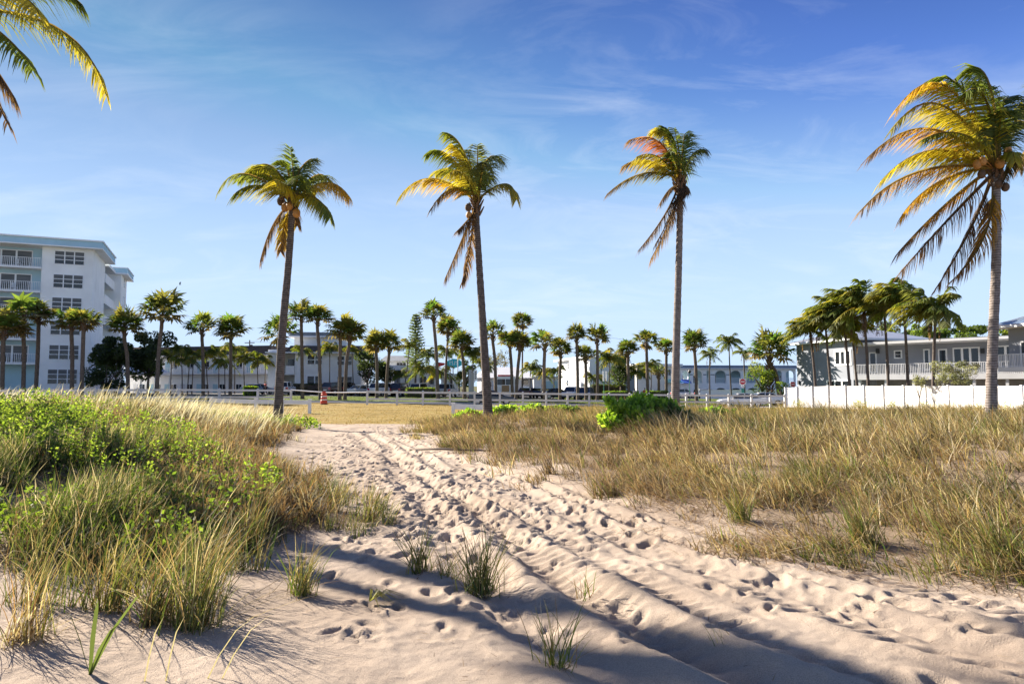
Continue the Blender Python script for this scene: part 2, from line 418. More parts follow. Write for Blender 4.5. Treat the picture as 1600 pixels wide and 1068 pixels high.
quads = np.stack([idx[:-1, :-1], idx[:-1, 1:], idx[1:, 1:], idx[1:, :-1]], -1).reshape(-1, 4)
sand = mesh_np('sand', np.stack([X, Y, Z], -1).reshape(-1, 3), [quads], None, M['sand'], smooth=True)
tag(sand, kind='structure')
veg = np.maximum(S((edgeL(Y) - X + .3) / 1.2) * S((Y - 5.2) / 1.5), S((X - edgeR(Y)) / 1.0) * S((Y - 4.6) / 1.5))
la = sand.data.attributes.new('litter', 'FLOAT', 'POINT'); la.data.foreach_set('value', veg.astype(np.float32).ravel())
def sheet(name, m, x0, x1, y0, y1, dz, nx=60, ny=30, fn=lawn_z):
    gx = np.linspace(x0, x1, nx); gy = np.linspace(y0, y1, ny); A, B = np.meshgrid(gx, gy)
    C_ = fn(A, B) + dz
    ii = np.arange(nx * ny).reshape(ny, nx)
    q = np.stack([ii[:-1, :-1], ii[:-1, 1:], ii[1:, 1:], ii[1:, :-1]], -1).reshape(-1, 4)
    o = mesh_np(name, np.stack([A, B, C_], -1).reshape(-1, 3), [q], None, m, smooth=True)
    return tag(o, kind='structure')
sheet('lawn', M['lawn'], -90, 90, 28, 64.6, 0, 90, 50)
sheet('ground', M['far'], -1500, 1500, 60, 4000, -.16, 200, 60)
sheet('road', M['pave'], -110, 110, 65.2, 70.6, -.07)
sheet('verge', M['verge'], -110, 110, 71, 84, .02, 90, 20)
sheet('parking_lot', M['asphalt'], -110, 40, 84.6, 100, -.06)
sheet('street', M['asphalt'], -110, 110, 100, 160, -.075, 90, 30)
sheet('side_lawn', M['verge'], 6, 110, 84, 118, -.045, 60, 20)
def kerb(name, y0, y1, x0=-110, x1=110):
    mb = MB(); n = 60
    for i in range(n):
        a = x0 + (x1 - x0) * i / n; b = x0 + (x1 - x0) * (i + 1) / n
        za, zb = float(lawn_z(a, y0)), float(lawn_z(b, y0))
        mb.hexa([(a, y0, za - .3), (b, y0, zb - .3), (b, y1, zb - .3), (a, y1, za - .3)], [(a, y0, za + .05), (b, y0, zb + .05), (b, y1, zb + .05), (a, y1, za + .05)])
    tag(mb.build(name, M['conc']), kind='structure')
kerb('kerb', 70.6, 71.0); kerb('kerb', 84.0, 84.35); kerb('pavement', 64.6, 65.2)

# ------------------------------------------------------------------ sky and sun
SUN_AZ = Vector((-.79, .613)); SUN_EL = R(27)
w = bpy.data.worlds.new('World'); sc.world = w; w.use_nodes = True
nt = w.node_tree; nt.nodes.clear(); L = nt.links
sky = N(nt, 'ShaderNodeTexSky', sky_type='NISHITA', sun_disc=False, sun_elevation=SUN_EL, sun_rotation=math.atan2(SUN_AZ.x, SUN_AZ.y),
        air_density=1.0, dust_density=0.0, ozone_density=3.0, altitude=0)
hs = N(nt, 'ShaderNodeHueSaturation'); hs.inputs['Saturation'].default_value = 1.22; hs.inputs['Hue'].default_value = .522
L.new(sky.outputs[0], hs.inputs['Color'])
tc = N(nt, 'ShaderNodeTexCoord')
# thin cirrus: stretched noise on the sky direction
sep = N(nt, 'ShaderNodeSeparateXYZ'); L.new(tc.outputs['Generated'], sep.inputs[0])
zz = N(nt, 'ShaderNodeMath', operation='ADD'); zz.inputs[1].default_value = .18; L.new(sep.outputs['Z'], zz.inputs[0])
dx = N(nt, 'ShaderNodeMath', operation='DIVIDE'); L.new(sep.outputs['X'], dx.inputs[0]); L.new(zz.outputs[0], dx.inputs[1])
dy = N(nt, 'ShaderNodeMath', operation='DIVIDE'); L.new(sep.outputs['Y'], dy.inputs[0]); L.new(zz.outputs[0], dy.inputs[1])
cb = N(nt, 'ShaderNodeCombineXYZ'); L.new(dx.outputs[0], cb.inputs[0]); L.new(dy.outputs[0], cb.inputs[1])
mp = N(nt, 'ShaderNodeMapping'); mp.inputs['Scale'].default_value = (.9, 1.7, 1); mp.inputs['Rotation'].default_value = (0, 0, R(-38)); mp.inputs['Location'].default_value = (3.1, 1.7, 0)
L.new(cb.outputs[0], mp.inputs[0])
c1 = N(nt, 'ShaderNodeTexNoise'); c1.inputs['Scale'].default_value = 2.2; c1.inputs['Detail'].default_value = 12; c1.inputs['Roughness'].default_value = .62; c1.inputs['Distortion'].default_value = .7
L.new(mp.outputs[0], c1.inputs['Vector'])
c2 = N(nt, 'ShaderNodeTexNoise'); c2.inputs['Scale'].default_value = .45; c2.inputs['Detail'].default_value = 3
L.new(cb.outputs[0], c2.inputs['Vector'])
mr = N(nt, 'ShaderNodeMapRange'); mr.inputs[1].default_value = .46; mr.inputs[2].default_value = .80; L.new(c1.outputs['Fac'], mr.inputs[0])
m2 = N(nt, 'ShaderNodeMapRange'); m2.inputs[1].default_value = .38; m2.inputs[2].default_value = .62; L.new(c2.outputs['Fac'], m2.inputs[0])
mm = N(nt, 'ShaderNodeMath', operation='MULTIPLY'); L.new(mr.outputs[0], mm.inputs[0]); L.new(m2.outputs[0], mm.inputs[1])
m3 = N(nt, 'ShaderNodeMath', operation='MULTIPLY'); m3.inputs[1].default_value = .55; L.new(mm.outputs[0], m3.inputs[0])
mix = N(nt, 'ShaderNodeMix', data_type='RGBA'); mix.inputs[7].default_value = (3.0, 3.2, 3.5, 1)
L.new(m3.outputs[0], mix.inputs[0]); dk = N(nt, 'ShaderNodeMix', data_type='RGBA', blend_type='DARKEN'); dk.inputs[0].default_value = 1; dk.inputs[7].default_value = (1.18, 2.02, 3.5, 1)
L.new(hs.outputs[0], dk.inputs[6])
ze = N(nt, 'ShaderNodeMapRange'); ze.inputs[1].default_value = .12; ze.inputs[2].default_value = .52; ze.inputs[3].default_value = 1.0; ze.inputs[4].default_value = .44
L.new(sep.outputs['Z'], ze.inputs[0])
zm = N(nt, 'ShaderNodeMix', data_type='RGBA', blend_type='MULTIPLY'); zm.inputs[0].default_value = 1
L.new(dk.outputs[2], zm.inputs[6]); L.new(ze.outputs[0], zm.inputs[7]); L.new(zm.outputs[2], mix.inputs[6])
hz = N(nt, 'ShaderNodeMapRange'); hz.inputs[1].default_value = 0; hz.inputs[2].default_value = .42; hz.inputs[3].default_value = .68; hz.inputs[4].default_value = 0; hz.interpolation_type = 'SMOOTHSTEP'
L.new(sep.outputs['Z'], hz.inputs[0])
hm = N(nt, 'ShaderNodeMix', data_type='RGBA'); hm.inputs[7].default_value = (2.45, 2.92, 3.4, 1); L.new(hz.outputs[0], hm.inputs[0]); L.new(mix.outputs[2], hm.inputs[6])
bg = N(nt, 'ShaderNodeBackground'); bg.inputs['Strength'].default_value = .096
L.new(hm.outputs[2], bg.inputs['Color'])
wo = N(nt, 'ShaderNodeOutputWorld'); L.new(bg.outputs[0], wo.inputs[0])
sl = bpy.data.lights.new('sun', 'SUN'); sl.energy = 4.6; sl.angle = R(.5); sl.color = (1, .90, .77)
so = bpy.data.objects.new('sun', sl); COL.objects.link(so)
sd = Vector((SUN_AZ.x * math.cos(SUN_EL), SUN_AZ.y * math.cos(SUN_EL), math.sin(SUN_EL)))
so.rotation_euler = sd.to_track_quat('Z', 'Y').to_euler(); so.location = (-40, 40, 60)
sc.view_settings.view_transform = 'Standard'; sc.view_settings.look = 'None'; sc.view_settings.exposure = 1.8; sc.view_settings.gamma = 1.0
sc.cycles.max_bounces = 6; sc.cycles.diffuse_bounces = 3; sc.cycles.transmission_bounces = 4; sc.cycles.transparent_max_bounces = 4
sc.cycles.use_denoising = True
# ------------------------------------------------------------------ coconut palms
FC = dict(g=(.10, .15, .022), d=(.05, .085, .022), y=(.36, .33, .035), o=(.48, .31, .035), r=(.46, .13, .02), b=(.17, .115, .07), k=(.095, .066, .05), t=(.26, .25, .035), s=(.13, .16, .065))
GRAV = Vector((0, 0, -1))
class Leaves:
    """growing list of leaf polygons with a colour per vertex"""
    def __init__(s): s.v = []; s.q = []; s.t = []; s.c = []
    def strip(s, pts, wid, side, c0, c1):
        """tapered ribbon through pts (last point is the tip)"""
        k = len(s.v); n = len(pts)
        for i in range(n - 1):
            w_ = wid[i] if hasattr(wid, '__len__') else wid
            s.v += [tuple(pts[i] - side * w_), tuple(pts[i] + side * w_)]
            f = i / (n - 1); c = tuple(c0[j] * (1 - f) + c1[j] * f for j in range(3)); s.c += [c, c]
        s.v.append(tuple(pts[-1])); s.c.append(tuple(c1))
        for i in range(n - 2): s.q.append((k + 2 * i, k + 2 * i + 1, k + 2 * i + 3, k + 2 * i + 2))
        s.t.append((k + 2 * n - 4, k + 2 * n - 3, k + 2 * n - 2))
    def tri(s, a, b, c, col):
        k = len(s.v); s.v += [tuple(a), tuple(b), tuple(c)]; s.c += [tuple(col)] * 3; s.t.append((k, k + 1, k + 2))
    def build(s, name, m, parent=None, world=False):
        fs = []
        if s.q: fs.append(np.array(s.q, np.int32))
        if s.t: fs.append(np.array(s.t, np.int32))
        return mesh_np(name, np.array(s.v), fs, np.array(s.c), m, parent, world)
def bez(p0, p1, p2, t): return p0 * (1 - t) ** 2 + p1 * (2 * t * (1 - t)) + p2 * t * t
def frond(lv, p0, p1, p2, n=46, ll=.75, cols=('g', 'g'), wind=Vector((-.5, .05, 0)), hang=.55, rw=.03, lw=.018, start=.16, rnd=random, tatter=.10):
    """pinnate leaf along a curve: stalk plus two rows of leaflets that droop and blow with the wind"""
    ca, cb_ = [Vector(FC[c]) for c in cols]
    ns = 12
    stalk = Vector((.20, .15, .04)) if cols[0] not in 'bk' else Vector((.10, .07, .045))
    prev = None
    for s in range(ns):
        a, b = bez(p0, p1, p2, s / ns), bez(p0, p1, p2, (s + 1) / ns)
        t = (b - a).normalized(); sd_ = t.cross(GRAV)
        sd_ = sd_.normalized() if sd_.length > .05 else Vector((1, 0, 0))
        up = sd_.cross(t)
        f0, f1 = (1 - s / ns * .85), (1 - (s + 1) / ns * .85)
        for q in (sd_, up):
            k = len(lv.v)
            lv.v += [tuple(a - q * rw * f0), tuple(a + q * rw * f0), tuple(b + q * rw * f1), tuple(b - q * rw * f1)]
            lv.c += [tuple(stalk * (1 - .3 * s / ns))] * 4; lv.q.append((k, k + 1, k + 2, k + 3))
    for i in range(n):
        t = start + (1 - start) * (i + rnd.random() * .6) / n
        p = bez(p0, p1, p2, t); tan = (bez(p0, p1, p2, min(1, t + .02)) - bez(p0, p1, p2, t - .02)).normalized()
        sd_ = tan.cross(GRAV)
        if sd_.length < .12: sd_ = Vector((1, .3, 0)) - tan * tan.x
        sd_.normalize(); upv = sd_.cross(tan)
        L0 = ll * (math.sin(math.pi * min(1, .22 + .66 * t)) ** .7) * rnd.uniform(.62, 1.1)
        c = (ca * (1 - t) + cb_ * t) * rnd.uniform(.7, 1.25)
        for sg in (-1, 1):
            if rnd.random() < tatter: continue
            dr = (sd_ * sg * .75 + tan * (.45 + .45 * t) + upv * .10).normalized()
            dr = (dr + (wind * .7 + GRAV * .9) * rnd.uniform(.3, .8) * hang * 1.5).normalized()
            d2 = (dr + (wind * .7 + GRAV * 1.25) * hang * rnd.uniform(.7, 1.4)).normalized()
            m1 = p + dr * L0 * .5; tip = m1 + d2 * L0 * .55
            wv = dr.cross(upv)
            if wv.length < .1: wv = sd_.copy()
            wv = (wv.normalized() * .6 + upv * rnd.uniform(-.5, .5) + tan * .5).normalized()
            lv.strip([p, p + dr * L0 * .22, m1, tip], [lw * .5, lw, lw * .8], wv, c, c * rnd.uniform(.6, 1.0) + Vector((.02, .012, 0)))
def palm_trunk(pts, r0, r1, m, parent, name='trunk', flare=1.3, n=12, step=.16):
    pts = [Vector(p) for p in pts]
    # smooth resample (Catmull-Rom)
    P = [pts[0] * 2 - pts[1]] + pts + [pts[-1] * 2 - pts[-2]]
    out = []
    for i in range(1, len(P) - 2):
        a, b, c, d = P[i - 1:i + 3]; m_ = max(2, int((c - b).length / step))
        for k in range(m_):
            t = k / m_
            out.append(.5 * ((2 * b) + (c - a) * t + (2 * a - 5 * b + 4 * c - d) * t * t + (-a + 3 * b - 3 * c + d) * t ** 3))
    out.append(pts[-1]); N_ = len(out)
    rad = []
    for i in range(N_):
        t = i / (N_ - 1)
        r = r0 + (r1 - r0) * t + r0 * (flare - 1) * math.exp(-t * 16)
        rad.append(r * (1 + (.035 if i % 2 else -.02) + random.uniform(-.03, .03)))
    mb = MB(); mb.tube(out, rad, n)
    return mb.build(name, m, parent, smooth=True, world=True)
TAT = .11
def coconut_palm(d, base, crown, trunkpts, r0, r1, fronds, nuts, label, bark, ll=1.15, n=82, lw=.028, group='coconut palms in front of the dunes', fuzz=None):
    b = at(*base, d)
    gz = ground_z(b.x, b.y); foot = Vector((b.x, b.y, gz - .25))
    c = at(*crown, d)
    root = empty('coconut_palm', (b.x, b.y, gz), label, 'palm tree', group)
    palm_trunk([foot] + [at(px, py, d) for px, py in trunkpts] + [c], r0, r1, bark, root)
    rnd = random.Random(int(base[0]) + 5)
    for (tx, ty, vx, vy, dz, cols, *rest) in fronds:
        tip = at(tx, ty, d + dz); via = at(vx, vy, d + dz * .55)
        p0 = c + Vector((rnd.uniform(-.1, .1), rnd.uniform(-.1, .1), rnd.uniform(-.25, .2)))
        p1 = via * 2 - (p0 + tip) * .5
        o = rest[0] if rest else {}
        lv = Leaves()
        frond(lv, p0, p1, tip, n=o.get('n', n), ll=ll * o.get('l', 1), cols=cols, wind=Vector((o.get('w', -.45), .08, 0)), hang=o.get('h', .55), rw=.045 * ll / .8, lw=lw, rnd=rnd, tatter=o.get('tat', TAT), start=o.get('s', .16))
        f = lv.build('frond', M['frond'], root, True)
        if cols[0] in 'bk': f['label'] = 'dead brown frond hanging down'
    # woven fibre at the crown and cut stalk stubs
    mb = MB()
    for k in range(16):
        a = k * 2.4; z0 = -.55 + .045 * k
        p = c + Vector((math.cos(a) * r1 * .9, math.sin(a) * r1 * .9, z0)); q = c + Vector((math.cos(a) * (.22 + r1), math.sin(a) * (.22 + r1), z0 + .42))
        mb.tube([p, (p + q) * .5 + Vector((0, 0, -.02)), q], [.07, .05, .025], 5)
    mb.build('fibre_sheath', M['boot'], root, world=True)
    for (nx_, ny_, dz, br, rr) in nuts:
        p = at(nx_, ny_, d + dz); mb = MB(); mb.ball((p.x, p.y, p.z), (rr, rr, rr * 1.25), None, 10, 7)
        mb.tube([(p.x, p.y, p.z + rr), (p + c) * .5 + Vector((0, 0, .1)), c], [.02, .02, .03], 5)
        mb.build('coconut', M['coconut2'] if br else M['coconut'], root, smooth=True, world=True)
    return root
def Z2(ox, oy, s):  # converts readings taken on an enlarged crop to photo pixels
    return lambda x, y: (ox + x * s, oy + y * s)
def conv(z, rows):
    out = []
    for r in rows:
        t = z(r[0], r[1]); v = z(r[2], r[3]); out.append((*t, *v, *r[4:]))
    return out
# palm 1: upright crown with coconuts
z = Z2(320, 210, .2154)
fr = conv(z, [(85, 440, 290, 285, -.8, ('g', 's'), dict(l=.75, n=40, tat=.12)), (205, 440, 400, 370, -1.6, ('y', 'g')), (310, 275, 480, 230, .6, ('y', 'g')), (620, 95, 640, 270, .2, ('g', 'g'), dict(w=-.1)), (560, 190, 600, 250, 1.0, ('g', 'd'), dict(l=.8)),
    (775, 175, 690, 260, .8, ('g', 's')), (1048, 450, 860, 350, -.6, ('t', 'o')), (910, 600, 800, 460, -1.4, ('y', 'g')), (890, 330, 800, 300, 1.6, ('g', 's')), (400, 920, 500, 650, -.5, ('k', 'b'), dict(w=.15, l=.8)), (550, 850, 575, 660, .6, ('y', 'b'), dict(w=.1, l=.7)),
    (670, 660, 650, 570, 1.2, ('k', 'b'), dict(l=.6)), (420, 250, 540, 300, 2.2, ('y', 'g')), (700, 300, 670, 330, -2.2, ('g', 'g')), (500, 330, 560, 360, -2.4, ('y', 'y')), (820, 400, 730, 380, 2.4, ('g', 't')), (240, 330, 430, 290, 1.5, ('g', 'g'), dict(l=.8))])
nu = [(*z(580, 530), -.2, 0, .16), (*z(615, 520), -.35, 0, .15), (*z(665, 570), -.25, 0, .17), (*z(550, 485), .2, 1, .16), (*z(640, 480), .3, 0, .15), (*z(600, 430), -.3, 0, .14), (*z(560, 450), -.3, 1, .13)]
coconut_palm(29, (434, 643), (456, 312), [(436, 610), (441, 520), (450, 420), (455, 350)], .19, .13, fr, nu, 'slim coconut palm with an evenly spread crown and a bunch of orange coconuts', M['bark'])
# palm 2
z = Z2(600, 190, .2434)
fr = conv(z, [(100, 480, 310, 365, -.6, ('o', 't')), (280, 200, 430, 230, .2, ('g', 'g')), (400, 70, 520, 210, -.3, ('y', 'g'), dict(l=1.05)), (300, 570, 440, 430, -1.6, ('o', 'b'), dict(l=.8)), (440, 150, 540, 280, -1.2, ('y', 'y')), (600, 150, 600, 300, .6, ('d', 's')),
    (765, 260, 660, 250, .8, ('g', 's'), dict(w=-.1)), (850, 500, 770, 400, -.8, ('s', 'y'), dict(w=-.1)), (390, 1010, 500, 760, -.5, ('k', 'b'), dict(w=.05)), (500, 1040, 545, 850, .5, ('b', 'k'), dict(w=.05, l=.6)), (470, 700, 530, 640, -.9, ('b', 'b'), dict(l=.7, w=-.1)),
    (690, 370, 640, 350, 2.0, ('g', 'd')), (540, 180, 560, 310, 2.0, ('g', 'd')), (330, 330, 460, 320, 2.2, ('g', 't')), (420, 330, 520, 350, -2.4, ('t', 'y')), (640, 260, 620, 350, -1.6, ('g', 's'))])
nu = [(*z(540, 550), -.3, 1, .15), (*z(545, 600), -.25, 0, .14)]
coconut_palm(31, (763, 648), (744.5, 318), [(760, 600), (754, 500), (748, 400), (745, 350)], .205, .13, fr, nu, 'coconut palm with a bent trunk and ragged brown fronds hanging down its left side', M['bark'])
# palm 3
z = Z2(920, 180, .2248)
fr = conv(z, [(125, 550, 380, 405, -.5, ('s', 'k'), dict(l=.75)), (240, 350, 430, 320, .6, ('y', 'b'), dict(l=.9)), (275, 175, 500, 195, -.6, ('r', 'b')), (430, 120, 570, 150, .8, ('t', 'y')), (520, 80, 600, 200, .2, ('g', 'd')), (665, 130, 650, 270, .4, ('g', 'g')), (805, 240, 710, 290, -.3, ('g', 'd'), dict(w=-.15)),
    (330, 290, 500, 300, -1.5, ('y', 't')), (590, 90, 625, 240, 1.6, ('g', 'g')), (560, 250, 600, 320, -2, ('d', 'g')), (340, 945, 530, 690, -.4, ('k', 'k'), dict(w=.0, l=.8)), (430, 1000, 560, 740, .3, ('k', 'b'), dict(w=.0)), (460, 900, 590, 660, -.8, ('b', 'k'), dict(w=.0, l=.9)), (495, 615, 570, 510, -.3, ('k', 'b'), dict(l=.8)), (650, 570, 670, 500, -.5, ('k', 'k'), dict(l=.5))])
coconut_palm(32, (1056, 642), (1062, 287), [(1055.5, 600), (1058, 500), (1061, 400), (1062.5, 330)], .195, .14, fr, [], 'coconut palm with one rust orange frond swept left and a dead brown skirt', M['bark2'])
# palm 4
z = Z2(1320, 100, .3371)
H = dict(w=-.7)
fr = conv(z, [(235, 215, 480, 110, -.5, ('y', 'o'), H), (215, 310, 450, 190, -.9, ('y', 't'), H), (290, 170, 520, 90, .4, ('g', 'g'), H), (530, 60, 660, 70, .9, ('g', 'g'), H), (105, 435, 400, 300, -.4, ('o', 'b'), H), (170, 540, 420, 400, .6, ('y', 'y'), H), (70, 685, 340, 500, -.8, ('o', 'b'), dict(w=-.5)), (265, 700, 450, 540, .4, ('y', 'o'), dict(w=-.4)),
    (255, 970, 480, 720, -.6, ('b', 'b'), dict(w=-.5)), (250, 870, 470, 650, .5, ('o', 'b'), dict(w=-.6)), (430, 1030, 580, 770, .2, ('k', 'b'), dict(w=-.35)), (500, 1000, 650, 790, -.4, ('o', 'b'), dict(w=-.5, l=.8)), (760, 150, 715, 250, .8, ('d', 'd'), dict(w=-.1)), (745, 220, 715, 300, -1.0, ('d', 'g'), dict(l=.8)), (560, 130, 660, 180, -1.6, ('y', 'g'), H),
    (420, 250, 570, 270, 1.8, ('g', 't'), H), (600, 90, 680, 150, 1.6, ('d', 'g'), H), (360, 350, 560, 330, -1.8, ('y', 'g'), H), (330, 420, 530, 400, 1.6, ('t', 'g'), H), (650, 250, 690, 300, 2.2, ('d', 'd')), (790, 450, 760, 410, -1.0, ('g', 'y'), dict(l=.5, w=0)), (740, 540, 780, 430, -.5, ('t', 'k'), dict(l=.5, w=0))])
nu = [(*z(615, 465), -.4, 0, .15), (*z(720, 460), -.4, 0, .16), (*z(755, 400), -.2, 0, .14), (*z(745, 570), -.1, 1, .14), (*z(715, 555), -.3, 1, .13), (*z(635, 510), -.2, 1, .14), (*z(765, 430), .1, 0, .14), (*z(640, 450), -.5, 0, .14)]
coconut_palm(25, (1549, 650), (1556, 268), [(1549, 610), (1553, 500), (1557, 400), (1557, 320)], .178, .14, fr, nu, 'large coconut palm whose yellow fronds are all blown left, behind the dry grass', M['bark2'], ll=1.4, n=112, lw=.027)
# palm reaching in from the right edge of the view, crown just outside it
z = Z2(1320, 100, .3371)
fr = conv(z, [(735, 345, 800, 265, -.4, ('g', 't')), (800, 250, 850, 200, .4, ('t', 'd')), (810, 490, 850, 400, -.3, ('o', 'b'), dict(l=.7)), (870, 100, 900, 200, .5, ('g', 'g')), (1010, 260, 960, 240, -.5, ('g', 'g')), (1000, 500, 960, 400, .5, ('y', 'g')), (900, 560, 910, 420, 1.2, ('k', 'b')), (960, 130, 930, 230, -1.2, ('g', 'y'))])
coconut_palm(28, (1640, 648), (1623, 213), [(1640, 600), (1634, 400), (1626, 260)], .22, .15, fr, [], 'coconut palm at the right edge of the view with only its blown fronds showing', M['bark2'])
# palm at the top left corner
z = Z2(0, 0, .1873)
fr = conv(z, [(885, 800, 440, 215, -.2, ('g', 'y'), dict(l=.95, w=-.05, n=80, s=.12)), (330, 140, 60, -40, -1.2, ('y', 'y'), dict(w=0, n=60)), (690, 45, 260, -110, .6, ('d', 'g'), dict(w=0)), (60, 1030, -220, 520, -.3, ('k', 'k'), dict(w=.1, n=60)), (130, 830, -150, 420, .6, ('k', 'b'), dict(w=.05)), (280, 580, -60, 230, -1.0, ('g', 'g'), dict(w=.0, n=60)),
    (-900, 400, -700, 100, 1.5, ('g', 'y')), (-300, -500, -420, -200, .4, ('g', 'y'))])
TAT = .14
coconut_palm(13.5, (-118, 690), (-88, 20), [(-104, 600), (-98, 400), (-92, 200)], .15, .11, fr, [], 'near coconut palm at the top left corner, only yellow and brown frond ends showing', M['bark'], ll=.85, n=92, lw=.02)
# a near palm just outside the left edge: its trunk lays the long shadow across the sand in front
fr = [(-420, -60, -290, -150, 0, ('g', 'g')), (-400, -330, -280, -270, .4, ('g', 'y')), (-120, -440, -140, -330, -.6, ('g', 'y')), (-60, -250, -80, -240, 1.5, ('g', 'g')), (-70, -80, -90, -150, -2, ('k', 'b')), (-230, -60, -190, -130, -3.0, ('g', 'y')), (-180, -40, -160, -130, 3.0, ('g', 'g')), (-300, -200, -230, -230, -2.6, ('y', 'g')), (-90, -300, -120, -250, -2.6, ('g', 'g')), (-330, -180, -240, -220, 2.5, ('g', 'g')), (-260, 20, -200, -70, 1, ('k', 'b'))]
fr = [(a - 20, b - 240, c_ - 20, d_ - 240, *r) for a, b, c_, d_, *r in fr]
coconut_palm(17, (-112, 690), (-170, -430), [(-114, 500), (-125, 150), (-148, -180)], .19, .14, fr, [], 'near coconut palm just outside the left edge of the view', M['bark'], ll=.9, n=44, lw=.022)

# ------------------------------------------------------------------ cabbage palms (fan leaves) in rows along the road
def fan_leaf(lv, c, dr, pet, rad, col, rnd, nseg=12):
    dr = dr.normalized(); sd_ = dr.cross(Vector((0, 0, 1)))
    sd_ = sd_.normalized() if sd_.length > .05 else Vector((1, 0, 0))
    up = sd_.cross(dr); h = c + dr * pet
    up = (up + dr * .1).normalized()
    lv.strip([c, c + dr * pet * .5, h], [.035, .025], sd_, (.16, .14, .05), (.14, .13, .05))
    for i in range(nseg):
        a = (i / (nseg - 1) - .5) * 4.1 + rnd.uniform(-.08, .08)
        ld = (dr * math.cos(a) + sd_ * math.sin(a) + up * .25 * math.cos(a * 1.5)).normalized()
        le = rad * (.72 + .28 * math.cos(a * .8)) * rnd.uniform(.85, 1.1)
        m1 = h + ld * le * .55; tip = m1 + (ld + GRAV * rnd.uniform(.35, .9)).normalized() * le * .5
        wv = ld.cross(up).normalized() + up * rnd.uniform(-.35, .35)
        k = Vector(col) * rnd.uniform(.65, 1.3)
        lv.strip([h, m1, tip], [rad * .035, rad * .11], wv, k, k * 1.15)
def sabal_crown(seed, skirt=.25, n=40):
    """unit crown: about 1 m radius"""
    rnd = random.Random(seed); lv = Leaves()
    gap = rnd.uniform(0, 6.28)
    for i in range(n):
        zc = 1 - (i + .5) / n * 1.55
        if zc < -.35 and rnd.random() > skirt * 2.2: continue
        a = i * 2.39996 + rnd.uniform(-.45, .45); rr = math.sqrt(max(0, 1 - zc * zc))
        dr = Vector((math.cos(a) * rr, math.sin(a) * rr, zc + .08))
        if math.cos(a - gap) > .75 and rnd.random() < .5: continue
        old = zc < -.2
        col = (.085 + rnd.random() * .06, .12 + rnd.random() * .06, .034) if not old else (.20, .16, .07)
        if not old and rnd.random() < .25: col = (.19, .18, .045)
        fan_leaf(lv, Vector((0, 0, -.05)), dr, rnd.uniform(.34, .66), rnd.uniform(.40, .60), col, rnd)
    return lv
SAB = []
for k in range(9):
    o = sabal_crown(40 + k, .08 + .08 * k, 26 + (k * 7) % 19).build('crown', M['fan']); SAB.append(o.data); bpy.data.objects.remove(o)
def booted_trunk(mb, p, r, z0, z1, n):
    for k in range(n):
        a = k * 2.4; zz_ = z0 + (z1 - z0) * k / n
        q = p + Vector((math.cos(a) * r * .8, math.sin(a) * r * .8, zz_)); e = p + Vector((math.cos(a) * r * 1.9, math.sin(a) * r * 1.9, zz_ + r * 1.6))
        mb.tube([q, e], [r * .35, r * .16], 4)
cnt = 0
def sabal(cx, cyp, rpx, bx, d, label, tr=.19, boots=.0, squash=.92, group='cabbage palms along the road', var=None):
    global cnt
    b = at(bx, 600, d); gz = ground_z(b.x, d); c = at(cx, cyp, d); r = rpx / F * d * 1.3
    root = empty('cabbage_palm', (b.x, d, gz), label, 'palm tree', group)
    foot = Vector((b.x, d, gz - .2)); mid = foot.lerp(c, .55) + Vector(((b.x - c.x) * .12 + random.uniform(-.06, .06), 0, 0))
    top = c + Vector((0, 0, -.12 * r))
    palm_trunk([foot, mid, top - Vector((0, 0, r * .5)), top], tr, tr * .92, M['sbark'], root, n=9, step=.3)
    mb = MB(); H_ = (top.z - gz); booted_trunk(mb, Vector((top.x, d, 0)), tr, top.z - max(.9, boots * H_), top.z, 14 + int(boots * 60)); mb.build('leaf_stubs', M['boot'], root, world=True)
    o = bpy.data.objects.new('crown', SAB[(cnt * 4 if var is None else var) % 9]); COL.objects.link(o); adopt(o, root)
    o.location = c; o.scale = (r * random.uniform(.9, 1.12), r, r * squash * random.uniform(.85, 1.12)); o.rotation_euler = (random.uniform(-.25, .25), random.uniform(-.3, .3), random.uniform(0, 6.28))
    cnt += 1
    return root
